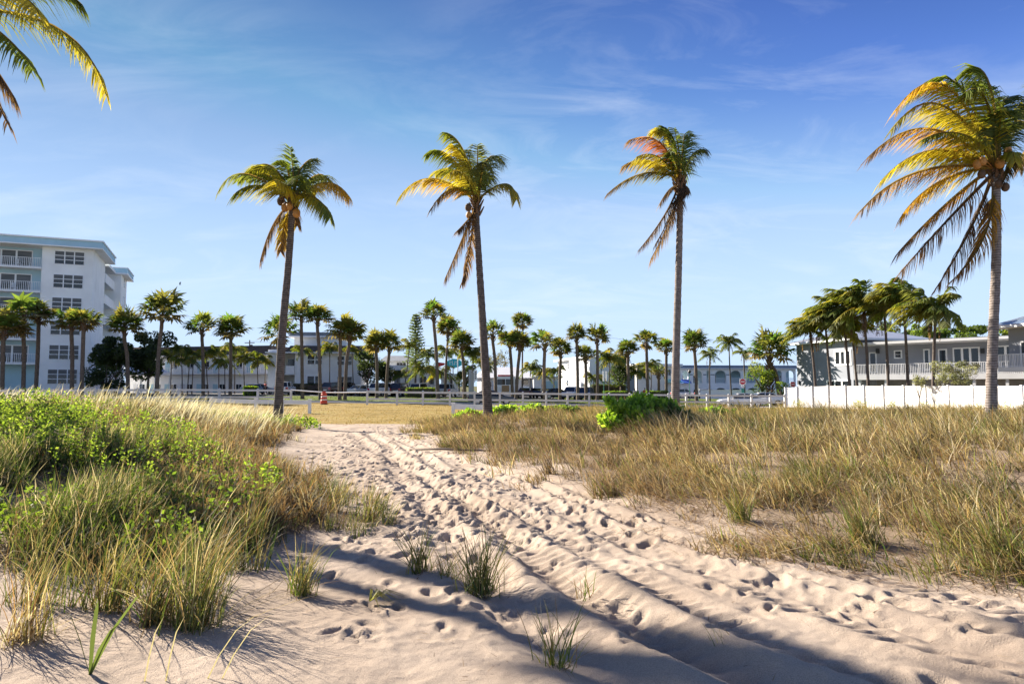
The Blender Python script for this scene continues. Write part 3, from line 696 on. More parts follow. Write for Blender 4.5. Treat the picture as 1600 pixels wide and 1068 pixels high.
for a in [
    (37, 486, 33, 37, 66, 'stout cabbage palm before the blue balconies of the tall condominium'), (61, 490, 27, 56, 68, 'cabbage palm crowding against the stout one by the condominium balconies'), (6, 513, 27, 4, 64, 'cabbage palm cut by the left edge of the view'),
    (112, 500, 22, 113, 67, 'slender cabbage palm covering the lower condominium windows'), (131, 500, 25, 128, 66, 'cabbage palm before the right corner of the condominium front'), (195, 507, 27, 201, 70, 'cabbage palm before the dark tree right of the condominium'),
    (253, 485, 34, 245, 68, 'tall leaning cabbage palm behind the white peaked tent'), (316, 510, 23, 318, 76, 'cabbage palm before the long low building, left one of two'), (361, 514, 26, 360, 76, 'cabbage palm before the long low building, right one of two'),
    (438, 517, 27, 441, 78, 'cabbage palm whose crown shows on both sides of the first coconut trunk'), (471, 488, 22, 473, 76, 'tall cabbage palm at the left end of the brown roofed house'), (496, 494, 21, 501, 75, 'tall cabbage palm with a curved trunk behind the traffic barrel'),
    (532, 513, 22, 531, 74, 'cabbage palm with its trunk close to another before the house wall, left one'), (546, 520, 22, 539, 74.6, 'cabbage palm with yellowed skirt before the house wall, right one of a close pair'), (588, 536, 19, 589, 80, 'low cabbage palm above the silver car'), (608, 537, 20, 603, 81, 'low cabbage palm above the white car'),
    (678, 489, 21, 685, 76, 'tall double height cabbage palm right of the grey conifer'), (722, 534, 20, 726, 82, 'cabbage palm with pale skirt above the teal fish sign'),
    (770, 518, 19, 775, 78, 'cabbage palm just right of the middle coconut trunk'), (797, 530, 19, 801, 80, 'cabbage palm above the white fire engine'), (812, 534, 19, 806, 77, 'cabbage palm with a dark leaning trunk beside the fire engine'), (851, 533, 22, 851, 73, 'spreading cabbage palm behind the rail fence, right of the fire engine'),
    (876, 545, 18, 875, 84, 'cabbage palm at the left edge of the white villa'), (901, 522, 17, 903, 82, 'tall cabbage palm before the white villa wall'), (915, 554, 16, 915.5, 83, 'short cabbage palm before the white villa wall'), (933, 525, 18, 933, 82, 'tall cabbage palm at the grey right side of the villa'),
    (981, 545, 18, 983, 84, 'cabbage palm left of the person in red'), (1010, 531, 19, 1012, 84, 'tall cabbage palm above the person in red'), (1041, 542, 17, 1041, 90, 'cabbage palm half hidden behind the pale coconut trunk'), (1085, 534, 20, 1088, 78, 'cabbage palm before the left arches of the blue arcade'),
    (1029, 580, 13, 1029, 92, 'dwarf cabbage palm with a thick dark trunk by the hedge')]:
    sabal(*a)
sabal(817, 503, 16, 816, 95, 'tallest thin fan palm above the fire engine', tr=.12)
sabal(700, 512, 19, 695, 86, 'tall fan palm with brown trunk left of the fish sign', tr=.15, boots=.2)
sabal(1202, 545, 30, 1220, 84, 'bushy cabbage palm with boot covered trunk at the end of the white fence', tr=.3, boots=.85, squash=1.15, var=4)

# feather palms farther back: one crown mesh each, copied
def feather_crown(seed, n=15, wind=Vector((-.1, 0, 0)), cols=(('g', 'g'), ('g', 't'), ('d', 'g')), lean=0.0, dead=2, ln=26, droop=.55):
    rnd = random.Random(seed); lv = Leaves()
    for i in range(n):
        a = i * 2.39996 + rnd.uniform(-.2, .2); el = rnd.uniform(-.15, 1.2)
        dr = Vector((math.cos(a) * math.cos(el), math.sin(a) * math.cos(el), math.sin(el)))
        dr = (dr + Vector((lean, 0, .0)) * rnd.uniform(.5, 1.0)).normalized()
        Lh = rnd.uniform(.8, 1.1)
        p1 = dr * Lh * .55 + Vector((0, 0, .16)); tip = dr * Lh + Vector((lean * .25, 0, -droop * rnd.uniform(.35, 1.0)))
        frond(lv, Vector((0, 0, 0)), p1, tip, ln, .40, rnd.choice(cols), wind, .6, .014, .021, .08, rnd)
    for i in range(dead):
        a = rnd.uniform(0, 6.28); x = math.cos(a) * .22 + lean * .15; y = math.sin(a) * .22
        frond(lv, Vector((0, 0, -.05)), Vector((x * 1.2, y * 1.2, -.15)), Vector((x, y, -.75)), 18, .16, ('k', 'b'), wind * .3, .5, .012, .012, .1, rnd)
    return lv
def keep(lv): 
    o = lv.build('crown', M['frond']); d_ = o.data; bpy.data.objects.remove(o); return d_
YC = (('g', 't'), ('g', 'g'), ('d', 'g'), ('g', 'g'), ('t', 't'))
SMALL = [keep(feather_crown(60 + k, 17, cols=YC, dead=0, droop=.7)) for k in range(3)]
WINDY = [keep(feather_crown(80 + k, 32, Vector((-.9, .05, .1)), (('g', 's'), ('s', 'g'), ('g', 't'), ('g', 'g'), ('s', 's'), ('g', 'g')), -.6, 3, 30, .42)) for k in range(4)]
OPEN = [keep(feather_crown(90 + k, 17, Vector((-.15, 0, 0)), (('g', 'g'), ('d', 'g'), ('g', 's')), 0, 3, 24)) for k in range(2)]
def feather(cx, cyp, rpx, bx, d, label, meshes, k, tr=.1, name='feather_palm', group='feather palms by the houses', cat='palm tree', bark='bark', by=None):
    b = at(bx, 600, d); gz = ground_z(b.x, d); c = at(cx, cyp, d); r = rpx / F * d * (1.5 if meshes is SMALL else 1.42 if meshes is WINDY else 1.2)
    root = empty(name, (b.x, d, gz), label, cat, group)
    foot = Vector((b.x, d, gz - .15))
    palm_trunk([foot, foot.lerp(c, .5) + Vector((random.uniform(-.08, .08), 0, 0)), c], tr, tr * .7, M[bark], root, n=8, step=.3)
    o = bpy.data.objects.new('crown', meshes[k % len(meshes)]); COL.objects.link(o); adopt(o, root)
    o.location = c; o.scale = (r, r, r); o.rotation_euler = (0, 0, random.uniform(-.5, .5) if meshes is WINDY else random.uniform(0, 6.28))
for k, a in enumerate([
    (283, 549, 16, 285, 96, 'young feather palm beside the peaked tent, nearest to it'), (302, 552, 15, 300, 97, 'dark young feather palm in the row before the long low building, second from the tent'), (322, 556, 15, 326, 96, 'young feather palm in the row before the long low building, between the two cabbage palms'),
    (342, 553, 16, 342, 95, 'bright young feather palm before the long low building, left of the right cabbage palm'), (367, 545, 16, 367, 97, 'taller bright young feather palm behind the right cabbage palm of the long low building'), (381, 560, 14, 383, 94, 'bright young feather palm near the right end of the long low building'), (402, 563, 16, 405, 94, 'bushy bright feather palm touching the white house stair'),
    (473, 547, 13, 473, 93, 'small feather palm under the brown roof, behind a cabbage trunk'), (515, 545, 15, 515, 92, 'small feather palm with thin trunk between the two house windows'), (550, 548, 13, 553, 92, 'small feather palm with thin trunk at the right house window'),
    (661, 578, 20, 661, 90, 'dark bushy feather palm above the silver pickup'), (640, 541, 16, 631, 92, 'feather palm with a strongly leaning dark trunk'), (829, 577, 17, 829, 92, 'bushy feather palm right of the fire engine'), (866, 580, 16, 864, 93, 'bushy feather palm left of the white villa'),
    (953, 562, 22, 952, 92, 'large dark feather palm before the grey villa side'), (740, 556, 22, 736, 84, 'green broad palm left of the middle coconut trunk'), (1018, 571, 16, 1016, 100, 'small feather palm behind the person in red'), (995, 583, 18, 995, 96, 'dark feather palm behind the two people by the street'), (668, 556, 16, 672, 100, 'yellow leaved feather palm behind the flat roofed building'), (700, 550, 18, 706, 104, 'golden feather palm behind the red tail of the fish sign'), (268, 560, 18, 267, 99, 'low dark feather palm directly right of the peaked tent'), (296, 566, 15, 293, 93, 'low feather palm left of the left cabbage palm of the motel'), (351, 566, 16, 352, 93, 'low feather palm between the motel cabbage palms, touching the right one'), (415, 566, 15, 413, 96, 'low feather palm just left of the first coconut trunk'), (622, 588, 15, 622, 96, 'low dark feather palm behind the clipped hedge, left end'), (690, 582, 18, 690, 96, 'low feather palm behind the tall double height cabbage palm'), (757, 572, 16, 756, 96, 'low feather palm hidden behind the middle coconut trunk'), (848, 586, 15, 846, 97, 'low feather palm between the fire engine and the villa'), (928, 590, 15, 927, 97, 'low feather palm at the grey right corner of the villa')]):
    feather(*a, SMALL, k, .08)
for k, a in enumerate([(1139, 536, 22, 1143, 96, 'slim coconut palm before the middle of the blue arcade'), (1162, 552, 16, 1163, 89, 'short coconut palm behind the no entry sign'), (1109, 555, 18, 1109, 98, 'coconut palm with drooping crown left of the arcade middle')]):
    feather(*a, OPEN, k, .11, 'coconut_palm', 'coconut palms at the arcade')
for k, a in enumerate([(1266, 518, 29, 1275, 69, 'windblown coconut palm nearest the left end of the white fence'), (1290, 510, 36, 1301, 68, 'windblown coconut palm with a brown dead skirt behind the white fence'), (1318, 492, 38, 1329, 67, 'windblown coconut palm before the metal hip roof'),
        (1350, 482, 42, 1357, 65, 'tall windblown coconut palm before the house balcony'), (1382, 486, 36, 1388, 66, 'windblown coconut palm with dark crown by the small house window'), (1412, 472, 42, 1419, 62, 'tallest windblown coconut palm behind the white fence'), (1462, 488, 42, 1456, 58, 'windblown coconut palm above the silver leaved bush'), (1332, 520, 30, 1342, 70, 'short windblown coconut palm with a low crown before the balcony corner')]):
    feather(*a, WINDY, k, .15, 'coconut_palm', 'windblown coconut palms behind the white fence')

# ------------------------------------------------------------------ broadleaf trees and shrubs
def leaf_cloud(name, cen, rad, n, size, cols, parent, seed, clumps=14, m='leaf', flat=.5):
    """many small leaf faces gathered in clumps through the crown volume"""
    r = np.random.default_rng(seed)
    cc = r.normal(size=(clumps, 3)); cc /= np.linalg.norm(cc, axis=1)[:, None]; cc *= r.uniform(.25, .95, (clumps, 1)) * np.array(rad)
    cr = r.uniform(.22, .42, clumps) * min(rad) * 1.25
    ci = r.integers(0, clumps, n)
    v = r.normal(size=(n, 3)); v /= np.linalg.norm(v, axis=1)[:, None]
    P = cc[ci] + v * (cr[ci] * r.uniform(.35, 1.0, n) ** .5)[:, None] * np.array([1, 1, .8])
    nrm = v * .6 + r.normal(size=(n, 3)) * .6 + np.array([0, 0, flat]); nrm /= np.linalg.norm(nrm, axis=1)[:, None]
    a = np.cross(nrm, r.normal(size=(n, 3))); a /= np.linalg.norm(a, axis=1)[:, None]; b = np.cross(nrm, a)
    s = size * r.uniform(.6, 1.3, (n, 1))
    V = np.stack([P - a * s, P + b * s * .45 + nrm * s * .12, P + a * s, P - b * s * .45 + nrm * s * .12], 1).reshape(-1, 3) + np.array(cen)
    cols = np.array(cols); cl = cols[r.integers(0, len(cols), clumps)][ci] * r.uniform(.65, 1.35, (n, 1))
    q = np.arange(4 * n, dtype=np.int32).reshape(-1, 4)
    return mesh_np(name, V, [q], np.repeat(cl, 4, 0), M[m], parent, True)
def tree(name, px, py, d, rx, rz, label, cols, cat='tree', n=3500, size=.16, seed=1, bx=None, ry=None, group=None, limbs=7, tr=.16, m='leaf', clumps=16):
    c = at(px, py, d); bx_ = at(bx or px, 600, d).x; gz = ground_z(bx_, d)
    root = empty(name, (bx_, d, gz), label, cat, group)
    rnd = random.Random(seed); mb = MB()
    foot = Vector((bx_, d, gz - .1)); fork = foot.lerp(c, .45)
    mb.tube([foot, foot.lerp(fork, .5) + Vector((rnd.uniform(-.1, .1), 0, 0)), fork], [tr * 1.2, tr, tr * .8], 8)
    for k in range(limbs):
        a = k * 2.4 + .5; e = c + Vector((math.cos(a) * rx * .7, math.sin(a) * (ry or rx) * .7, rz * rnd.uniform(-.3, .65)))
        mb.tube([fork, fork.lerp(e, .5) + Vector((0, 0, rnd.uniform(-.1, .25) * rz)), e], [tr * .55, tr * .35, tr * .1], 5)
    mb.build('trunk', M['wood'], root, world=True, smooth=True)
    leaf_cloud('crown', c, (rx, ry or rx, rz), n, size, cols, root, seed, clumps, m)
    return root
DG = [(.030, .048, .016), (.042, .062, .02), (.06, .08, .024)]
MG = [(.08, .13, .025), (.11, .16, .03), (.06, .09, .02), (.15, .18, .03)]
BG = [(.10, .17, .02), (.07, .13, .018), (.16, .22, .03), (.05, .09, .015)]
tree('dark_tree', 181, 556, 82, 2.9, 2.7, 'dark spreading tree right of the condominium', DG, seed=3, n=5200, size=.22)
tree('dark_tree', 232, 552, 84, 3.0, 2.8, 'dark tree with bare limbs behind the peaked tent', DG, seed=4, n=5000, size=.22)
tree('dark_tree', 165, 585, 74, 2.2, 1.8, 'low dark shrub tree at the foot of the condominium corner', DG, seed=5, n=2200)
tree('dark_tree', 574, 575, 93, 2.0, 3.0, 'dark leafy tree at the right end of the white house', DG, seed=6, n=3000)
tree('dark_tree', 603, 577, 96, 2.2, 2.2, 'dark round tree left of the flat roofed building', DG, seed=7, n=2600)
tree('dark_tree', 780, 563, 118, 3.0, 1.9, 'sparse brownish tree behind the white hip roof', [(.10, .085, .05), (.07, .07, .04)], seed=8, n=900)
tree('dark_tree', 970, 578, 97, 3.0, 2.6, 'dark tree before the grey villa side', DG, seed=9, n=3400)
tree('dark_tree', 727, 583, 92, 1.4, 2.2, 'dark tree behind the person in a white shirt', DG, seed=12, n=1800)
tree('green_tree', 1190, 588, 84, 1.9, 1.9, 'rounded green tree left of the boot covered palm', MG, seed=13, n=3000, size=.12, bx=1192)
tree('green_tree', 1222, 607, 74, .7, .8, 'small yellow green shrub at the foot of the boot covered palm', BG, seed=14, n=700, size=.09)
for k, (px, rx_, rz_, lb) in enumerate([(1405, 3.4, 1.9, 'leftmost green tree top behind the grey house roof'), (1455, 3.6, 1.7, 'green tree top behind the house roof, above the silver leaved bush'), (1505, 3.6, 1.6, 'green tree top behind the house roof, left of the large coconut trunk'), (1572, 3.8, 1.6, 'rightmost green tree top behind the house roof')]):
    tree('green_tree', px, 522 + 3 * (k % 2), 88, rx_, rz_, lb, MG, seed=20 + k, n=2600, size=.2, group='trees behind the grey house')
SILV = [(.20, .21, .15), (.14, .15, .10), (.26, .26, .19), (.09, .09, .06)]
tree('silver_bush', 1496, 580, 53, 2.1, 1.25, 'wide silver leaved bush behind the white fence', SILV, 'bush', seed=31, n=4200, size=.075, limbs=10, tr=.07, clumps=22)
tree('silver_bush', 1436, 594, 53.5, .55, .6, 'small silver green shrub left of the wide silver bush', SILV, 'bush', seed=32, n=600, size=.07, tr=.04)
# grey conifer
c = at(649, 600, 95); gz = ground_z(c.x, 95); root = empty('conifer', (c.x, 95, gz), 'tall grey green conifer with tiered branches', 'tree')
top = at(650, 492, 95); mb = MB(); mb.tube([(c.x, 95, gz - .1), (top.x, 95, top.z)], [.17, .03], 8); mb.build('trunk', M['wood'], root, world=True)
lv = Leaves(); rnd = random.Random(5)
for t in range(20):
    zc = gz + 3.2 + (top.z - gz - 3.4) * t / 19; rr = (1.9 * (1 - t / 20.5) ** .7 + .15) * rnd.uniform(.8, 1.15)
    for k in range(8):
        a = k * .9 + t * .7 + rnd.uniform(-.2, .2); o_ = Vector((c.x, 95, zc)); e = o_ + Vector((math.cos(a) * rr, math.sin(a) * rr, .28 * rr))
        for j in range(16):
            p = o_.lerp(e, .15 + .85 * j / 16); q = Vector((rnd.uniform(-1, 1), rnd.uniform(-1, 1), rnd.uniform(-.2, 1))).normalized()
            lv.strip([p, p + q * .18, p + q * .34], [.05, .06], q.cross(Vector((.3, .5, .8))).normalized(), (.07, .095, .06), (.10, .13, .08))
lv.build('crown', M['leaf'], root, True)
# hedges
def hedge(px0, px1, ytop, d, dep, label, cols, seed, h=None):
    a = at(px0, 600, d); b = at(px1, 600, d); gz = ground_z((a.x + b.x) / 2, d); zt = at((px0 + px1) / 2, ytop, d).z
    root = empty('hedge', ((a.x + b.x) / 2, d, gz), label, 'hedge', 'clipped hedges')
    L_ = b.x - a.x; Hh = max(.4, zt - gz); r = np.random.default_rng(seed); n = int(1500 + 500 * L_)
    P = r.uniform(-.5, .5, (n, 3)); ax = r.integers(0, 3, n); sg = np.sign(r.uniform(-1, 1, n))
    for j in range(n): P[j, ax[j]] = sg[j] * .5
    P += r.normal(size=P.shape) * .03
    P = P * np.array([L_, dep, Hh]) + np.array([(a.x + b.x) / 2, d, gz + Hh / 2])
    nr = r.normal(size=(n, 3)); nr /= np.linalg.norm(nr, axis=1)[:, None]; t = np.cross(nr, r.normal(size=(n, 3))); t /= np.linalg.norm(t, axis=1)[:, None]; u = np.cross(nr, t)
    s = r.uniform(.06, .12, (n, 1)); V = np.stack([P - t * s, P + u * s * .5, P + t * s, P - u * s * .5], 1).reshape(-1, 3)
    cl = np.array(cols)[r.integers(0, len(cols), n)] * r.uniform(.6, 1.3, (n, 1))
    mesh_np('foliage', V, [np.arange(4 * n, dtype=np.int32).reshape(-1, 4)], np.repeat(cl, 4, 0), M['leaf'], root, True)
    mb = MB(); mb.box(((a.x + b.x) / 2, d, gz + Hh / 2), (L_ / 2 - .06, dep / 2 - .06, Hh / 2 - .06)); mb.build('inner_twigs', M['wood'], root, world=True)
hedge(637, 678, 606, 84.5, 1.2, 'clipped green hedge before the silver pickup', MG, 1)
hedge(945, 985, 611.5, 84.5, 1.2, 'low clipped hedge right of the villa', BG, 2)
hedge(1012, 1042, 611, 86, 1.4, 'low hedge beside the person in red', BG, 3)
hedge(460, 548, 600, 93.6, 1.0, 'long dark hedge along the white house front', DG, 4)
hedge(926, 975, 601, 99, 1.4, 'tall dark hedge before the grey villa side', DG, 5)
hedge(383, 401, 604, 80, 1.0, 'low hedge left of the first coconut trunk', BG, 6)
# ------------------------------------------------------------------ buildings
class Face:
    """vertical wall plane from p0 to p1 (seen left to right from the beach)"""
    def __init__(s, p0, p1):
        s.p0 = Vector((p0[0], p0[1], 0)); s.p1 = Vector((p1[0], p1[1], 0)); s.t = (s.p1 - s.p0).normalized(); s.len = (s.p1 - s.p0).length
        s.n = Vector((s.t.y, -s.t.x, 0))
    def P(s, a, z, out=0.0): q = s.p0 + s.t * a + s.n * out; return Vector((q.x, q.y, z))
    def hit(s, px, py):
        dv = at(px, py, 1.0) - Vector((0, 0, EYE)); o = Vector((0, 0, EYE))
        k = (s.p0 - o).dot(s.n) / dv.dot(s.n); q = o + dv * k
        return (q - s.p0).dot(s.t), q.z
    def S(s, px, py=600): return s.hit(px, py)[0]
    def Zp(s, px, py): return s.hit(px, py)[1]
    def slab(s, mb, a0, a1, z0, z1, o0, o1, m=None):
        mb.hexa([s.P(a0, z0, o1), s.P(a1, z0, o1), s.P(a1, z0, o0), s.P(a0, z0, o0)], [s.P(a0, z1, o1), s.P(a1, z1, o1), s.P(a1, z1, o0), s.P(a0, z1, o0)], m)
def gp(px, d): p = at(px, 600, d); return (p.x, p.y)
def window(f, a0, a1, z0, z1, root, cols=2, rows=1, fr=.05, out=0.0, frame='white', pane='glass', blind=False, name='window', mull=.05):
    """frame with mullions (part) and its panes (sub-part)"""
    mb = MB(); o = out
    f.slab(mb, a0 - fr, a1 + fr, z0 - fr, z0, o, o + .07); f.slab(mb, a0 - fr, a1 + fr, z1, z1 + fr, o, o + .07)
    f.slab(mb, a0 - fr, a0, z0, z1, o, o + .068); f.slab(mb, a1, a1 + fr, z0, z1, o, o + .068)
    for k in range(1, cols):
        c_ = a0 + (a1 - a0) * k / cols; f.slab(mb, c_ - mull / 2, c_ + mull / 2, z0, z1, o + .02, o + .066)
    for k in range(1, rows):
        c_ = z0 + (z1 - z0) * k / rows; f.slab(mb, a0, a1, c_ - mull / 3, c_ + mull / 3, o + .02, o + .060)
    fo = mb.build(name, M[frame], root, world=True)
    pb = MB(); f.slab(pb, a0, a1, z0, z1, o + .004, o + .026); pb.build('pane', M[pane], fo, world=True)
    if blind:
        bb = MB(); zz_ = z0 + (z1 - z0) * random.uniform(.3, .62)
        f.slab(bb, a0 + .02, a1 - .02, zz_, z1 - .02, o + .027, o + .032); bb.build('blind', M['blind'], fo, world=True)
    return fo
def pwin(f, px0, px1, py0, py1, root, **kw):
    a0, z1 = f.hit(px0, py0); a1, z0 = f.hit(px1, py1)
    return window(f, a0, a1, z0, z1, root, **kw)
def railing(f, a0, a1, z0, z1, out, root, pitch=.14, m='white', name='railing', bar=.018):
    mb = MB(); f.slab(mb, a0, a1, z1 - .05, z1, out - .03, out + .03); f.slab(mb, a0, a1, z0 + .06, z0 + .10, out - .02, out + .02)
    n = max(2, int((a1 - a0) / pitch))
    for k in range(n + 1):
        c_ = a0 + (a1 - a0) * k / n; w_ = .035 if k % 10 == 0 else bar
        f.slab(mb, c_ - w_, c_ + w_, z0, z1 - .05, out - w_, out + w_)
    return mb.build(name, M[m], root, world=True)
def bld(name, f, label, cat='building'):
    c_ = (f.p0 + f.p1) * .5; return empty(name, (c_.x, c_.y, float(lawn_z(c_.x, c_.y))), label, cat)
GB = -.6   # walls start below the ground
# --- six storey condominium
C = Vector((*gp(138, 87), 0)); dl = Vector((-.918, -.397, 0)); bk = Vector((-.397, .918, 0))
f = Face(C + dl * 24, C); f2 = Face(C, C + bk * 30)
root = bld('condominium', f, 'tall white condominium with pale blue recessed balconies at the left edge', 'building')
zr = f.Zp(147, 391); aw = f.S(65, 410)
mb = MB(); f.slab(mb, aw, f.len, GB, zr, -10, 0); mb.build('wall', M['stucco'], root, world=True)
mb = MB(); f.slab(mb, 0, aw, GB, zr, -10, -1.6); ow = mb.build('wall', M['blue'], root, world=True); ow['label'] = 'pale blue wall behind the balconies'
# side: recessed balconies then end tower
mb = MB(); f2.slab(mb, 10, 19, GB, zr - .3, -9, -1.3); ow = mb.build('wall', M['blue'], root, world=True)
tz = f2.Zp(196, 470)
mb = MB(); f2.slab(mb, 19, 26, GB, zr - .25, -10, 1.0); mb.build('wall', M['stucco'], root, world=True)
# roof: white soffit slab with blue fascia
zt = f.Zp(150, 379)
mb = MB(); f.slab(mb, -1, f.len + 1.15, zr, zr + .14, -11, 1.2, M['white']); f.slab(mb, -1, f.len + 1.11, zr + .14, zt - .12, -10.9, 1.14, M['bluefas']); f.slab(mb, -1, f.len + 1.25, zt - .12, zt + .06, -11, 1.32, M['white'])
f2.slab(mb, 11.2, 18, zr - .3, zr + .1, -9, .35, M['white']); f2.slab(mb, 18.6, 26.9, zr - .24, zr, -11, 1.9, M['white']); f2.slab(mb, 18.62, 26.86, zr, zt - .3, -10.9, 1.85, M['bluefas']); f2.slab(mb, 18.56, 27, zt - .3, zt - .15, -11, 1.95, M['white'])
mb.build('roof', None, root, world=True)
mb = MB(); q = f.P(0, 0)
levels = [f.Zp(40, y) for y in (416, 453.5, 491, 528.5, 566.5)]
for k, zl in enumerate(levels):
    mb = MB(); f.slab(mb, 0, aw - .003, zl - .22, zl, -1.597, .25); bal = mb.build('balcony', M['white'], root, world=True)
    railing(f, 0.1, aw - .05, zl, zl + 1.15, .15, bal, .19, bar=.02)
    window(Face(f.P(0, 0, -1.6), f.P(aw, 0, -1.6)), aw - 6.2, aw - 1.4, zl + .05, zl + 2.15, root, 3, 1, .12, 0, name='sliding_door', blind=True, mull=.2)
    window(Face(f.P(0, 0, -1.6), f.P(aw, 0, -1.6)), aw - 14, aw - 9.5, zl + .05, zl + 2.15, root, 3, 1, .12, 0, name='sliding_door', blind=True, mull=.2)
    # patio chair on the balcony
    if k < 2:
        mb = MB(); p = f.P(aw - 2.6 - k * .3, zl, -.7)
        mb.box((p.x, p.y, zl + .42), (.26, .26, .03)); mb.box((p.x - .2, p.y + .1, zl + .72), (.05, .26, .3))
        for sx in (-1, 1):
            for sy in (-1, 1): mb.tube([(p.x + sx * .22, p.y + sy * .22, zl), (p.x + sx * .22, p.y + sy * .22, zl + .42)], .02, 5)
        tag(mb.build('patio_chair', M['white']), 'white patio chair on the top balcony of the condominium' if k == 0 else 'white patio chair on the second highest balcony of the condominium', 'chair')
for y in (392, 428.5, 464.5, 501, 539, 577): 
    x = 86.3 - (y - 392) * .061
    pwin(f, x, x + 44.5, y + (0 if y < 570 else 0), y + 22, root, cols=3, rows=3, fr=.06, blind=True, mull=.12)
for k in range(5):   # side balconies: parapets
    zl = levels[0] + .1 - 2.98 * k
    mb = MB(); f2.slab(mb, 10.003, 18.997, zl - .25, zl, -1.297, 0.1); bal = mb.build('balcony', M['white'], root, world=True)
    mb = MB(); f2.slab(mb, 10.003, 18.997, zl, zl + 1.05, -.02, .1); mb.build('parapet', M['stucco'], bal, world=True)
for k in range(4):
    window(f2, 22, 23.4, levels[0] + .9 - 2.98 * k, levels[0] + 2.3 - 2.98 * k, root, 1, 2, .05, 1.0)
# --- long low building
f = Face(gp(196, 118), gp(424, 112)); root = bld('motel', f, 'long low two storey white motel with dark roof behind the palms')
z1 = f.Zp(330, 556); zt = f.Zp(330, 541); zf = f.Zp(330, 583)
mb = MB(); f.slab(mb, 0, f.len, GB, z1, -9, 0); mb.build('wall', M['stucco'], root, world=True)
mb = MB(); f.slab(mb, -.5, f.len + .5, z1, z1 + .12, -9.5, 1.3, M['white'])
mb.hexa([f.P(-.5, z1 + .12, 1.2), f.P(f.len + .5, z1 + .12, 1.2), f.P(f.len + .5, z1 + .12, -9.5), f.P(-.5, z1 + .12, -9.5)], [f.P(-.2, zt, .5), f.P(f.len, zt, .5), f.P(f.len, zt, -9), f.P(-.2, zt, -9)], M['brown']); mb.build('roof', None, root, world=True)
mb = MB(); f.slab(mb, 0, f.len, zf - .18, zf, .003, 1.2); wk = mb.build('walkway', M['white'], root, world=True); railing(f, 0, f.len, zf, zf + 1.0, 1.1, wk, .35, bar=.03)
for k in range(8):
    a = 1.6 + k * 3.1
    for z0 in (GB + .7, zf):
        mb = MB(); f.slab(mb, a, a + .9, z0 + .02, z0 + 2.0, .003, .05); mb.build('door', M['blue' if k % 3 else 'greylt'], root, world=True)
        window(f, a + 1.25, a + 2.3, z0 + .8, z0 + 1.95, root, 2, 1, .05)
# --- white house with brown mansard roof
f = Face(gp(460, 96.6), gp(563, 97.4)); root = bld('apartment_house', f, 'white two storey house with brown overhanging roof behind the traffic barrel')
z1 = f.Zp(510, 552); zt = f.Zp(510, 540)
mb = MB(); f.slab(mb, 0, f.len, GB, z1, -10, 0); mb.build('wall', M['stucco'], root, world=True)
a0 = f.S(419); mb = MB(); f.slab(mb, a0, -.003, GB, z1, -10, -2.0); mb.build('wall', M['cream'], root, world=True)
mb = MB(); f.slab(mb, a0 - .003, a0 + 1.6, GB, z1 + .5, -2, .4); mb.build('pillar', M['stucco'], root, world=True)
mb = MB(); f.slab(mb, a0 - .3, f.len + 1.4, z1, z1 + .16, -10.6, 1.0, M['white'])
mb.hexa([f.P(-1.2, z1 + .16, .95), f.P(f.len + 1.35, z1 + .16, .95), f.P(f.len + 1.35, z1 + .16, -10.5), f.P(-1.2, z1 + .16, -10.5)], [f.P(-.6, zt, .2), f.P(f.len + .5, zt, .2), f.P(f.len + .5, zt, -9.8), f.P(-.6, zt, -9.8)], M['brown']); mb.build('roof', None, root, world=True)
# upper set-back storey
fu = Face(f.P(-1.5, 0, -6), f.P(6.2, 0, -6)); zu = fu.Zp(480, 527)
mb = MB(); fu.slab(mb, 0, 7.6, z1, zu, -4, 0); mb.build('upper_storey', M['stucco'], root, world=True)
mb = MB(); fu.slab(mb, -.8, 8.2, zu, zu + .2, -4.5, .8, M['white']); fu.slab(mb, -.6, 8.0, zu + .2, fu.Zp(480, 519), -4.4, .5, M['slate']); mb.build('upper_roof', None, root, world=True)
zb = f.Zp(450, 583); mb = MB(); f.slab(mb, a0 + 1.6, -.004, zb - .2, zb, -2, .3); bal = mb.build('balcony', M['white'], root, world=True)
mb = MB(); f.slab(mb, a0 + 2.4, -.006, zb, zb + 1.05, .16, .3); mb.build('parapet', M['stucco'], bal, world=True)
fr2 = Face(f.P(a0, 0, -2), f.P(0, 0, -2))
window(fr2, 2.2, 3.1, zb + .05, zb + 2.1, root, 1, 1, .06, name='door'); window(fr2, 3.3, 3.8, zb + .05, zb + 2.1, root, 1, 1, .05)
mb = MB(); p = f.P(a0 + .2, 0, .6); mb.hexa([f.P(a0 - .2, .1, .7), f.P(a0 + .5, .1, .7), f.P(a0 + .5, .1, .5), f.P(a0 - .2, .1, .5)], [f.P(a0 - .2 + 1.7, zb, .7), f.P(a0 + .5 + 1.7, zb, .7), f.P(a0 + .5 + 1.7, zb, .5), f.P(a0 - .2 + 1.7, zb, .5)]); mb.build('stair', M['stucco'], root, world=True)
for (x0, x1, y0, y1) in ((481, 503, 555, 568.5), (527.5, 549.5, 557, 569.5), (480.5, 502.5, 587.5, 600), (527.5, 549.5, 588.5, 601)):
    pwin(f, x0, x1, y0, y1, root, cols=2, rows=2 if y0 < 570 else 1, blind=y0 > 570, mull=.16)
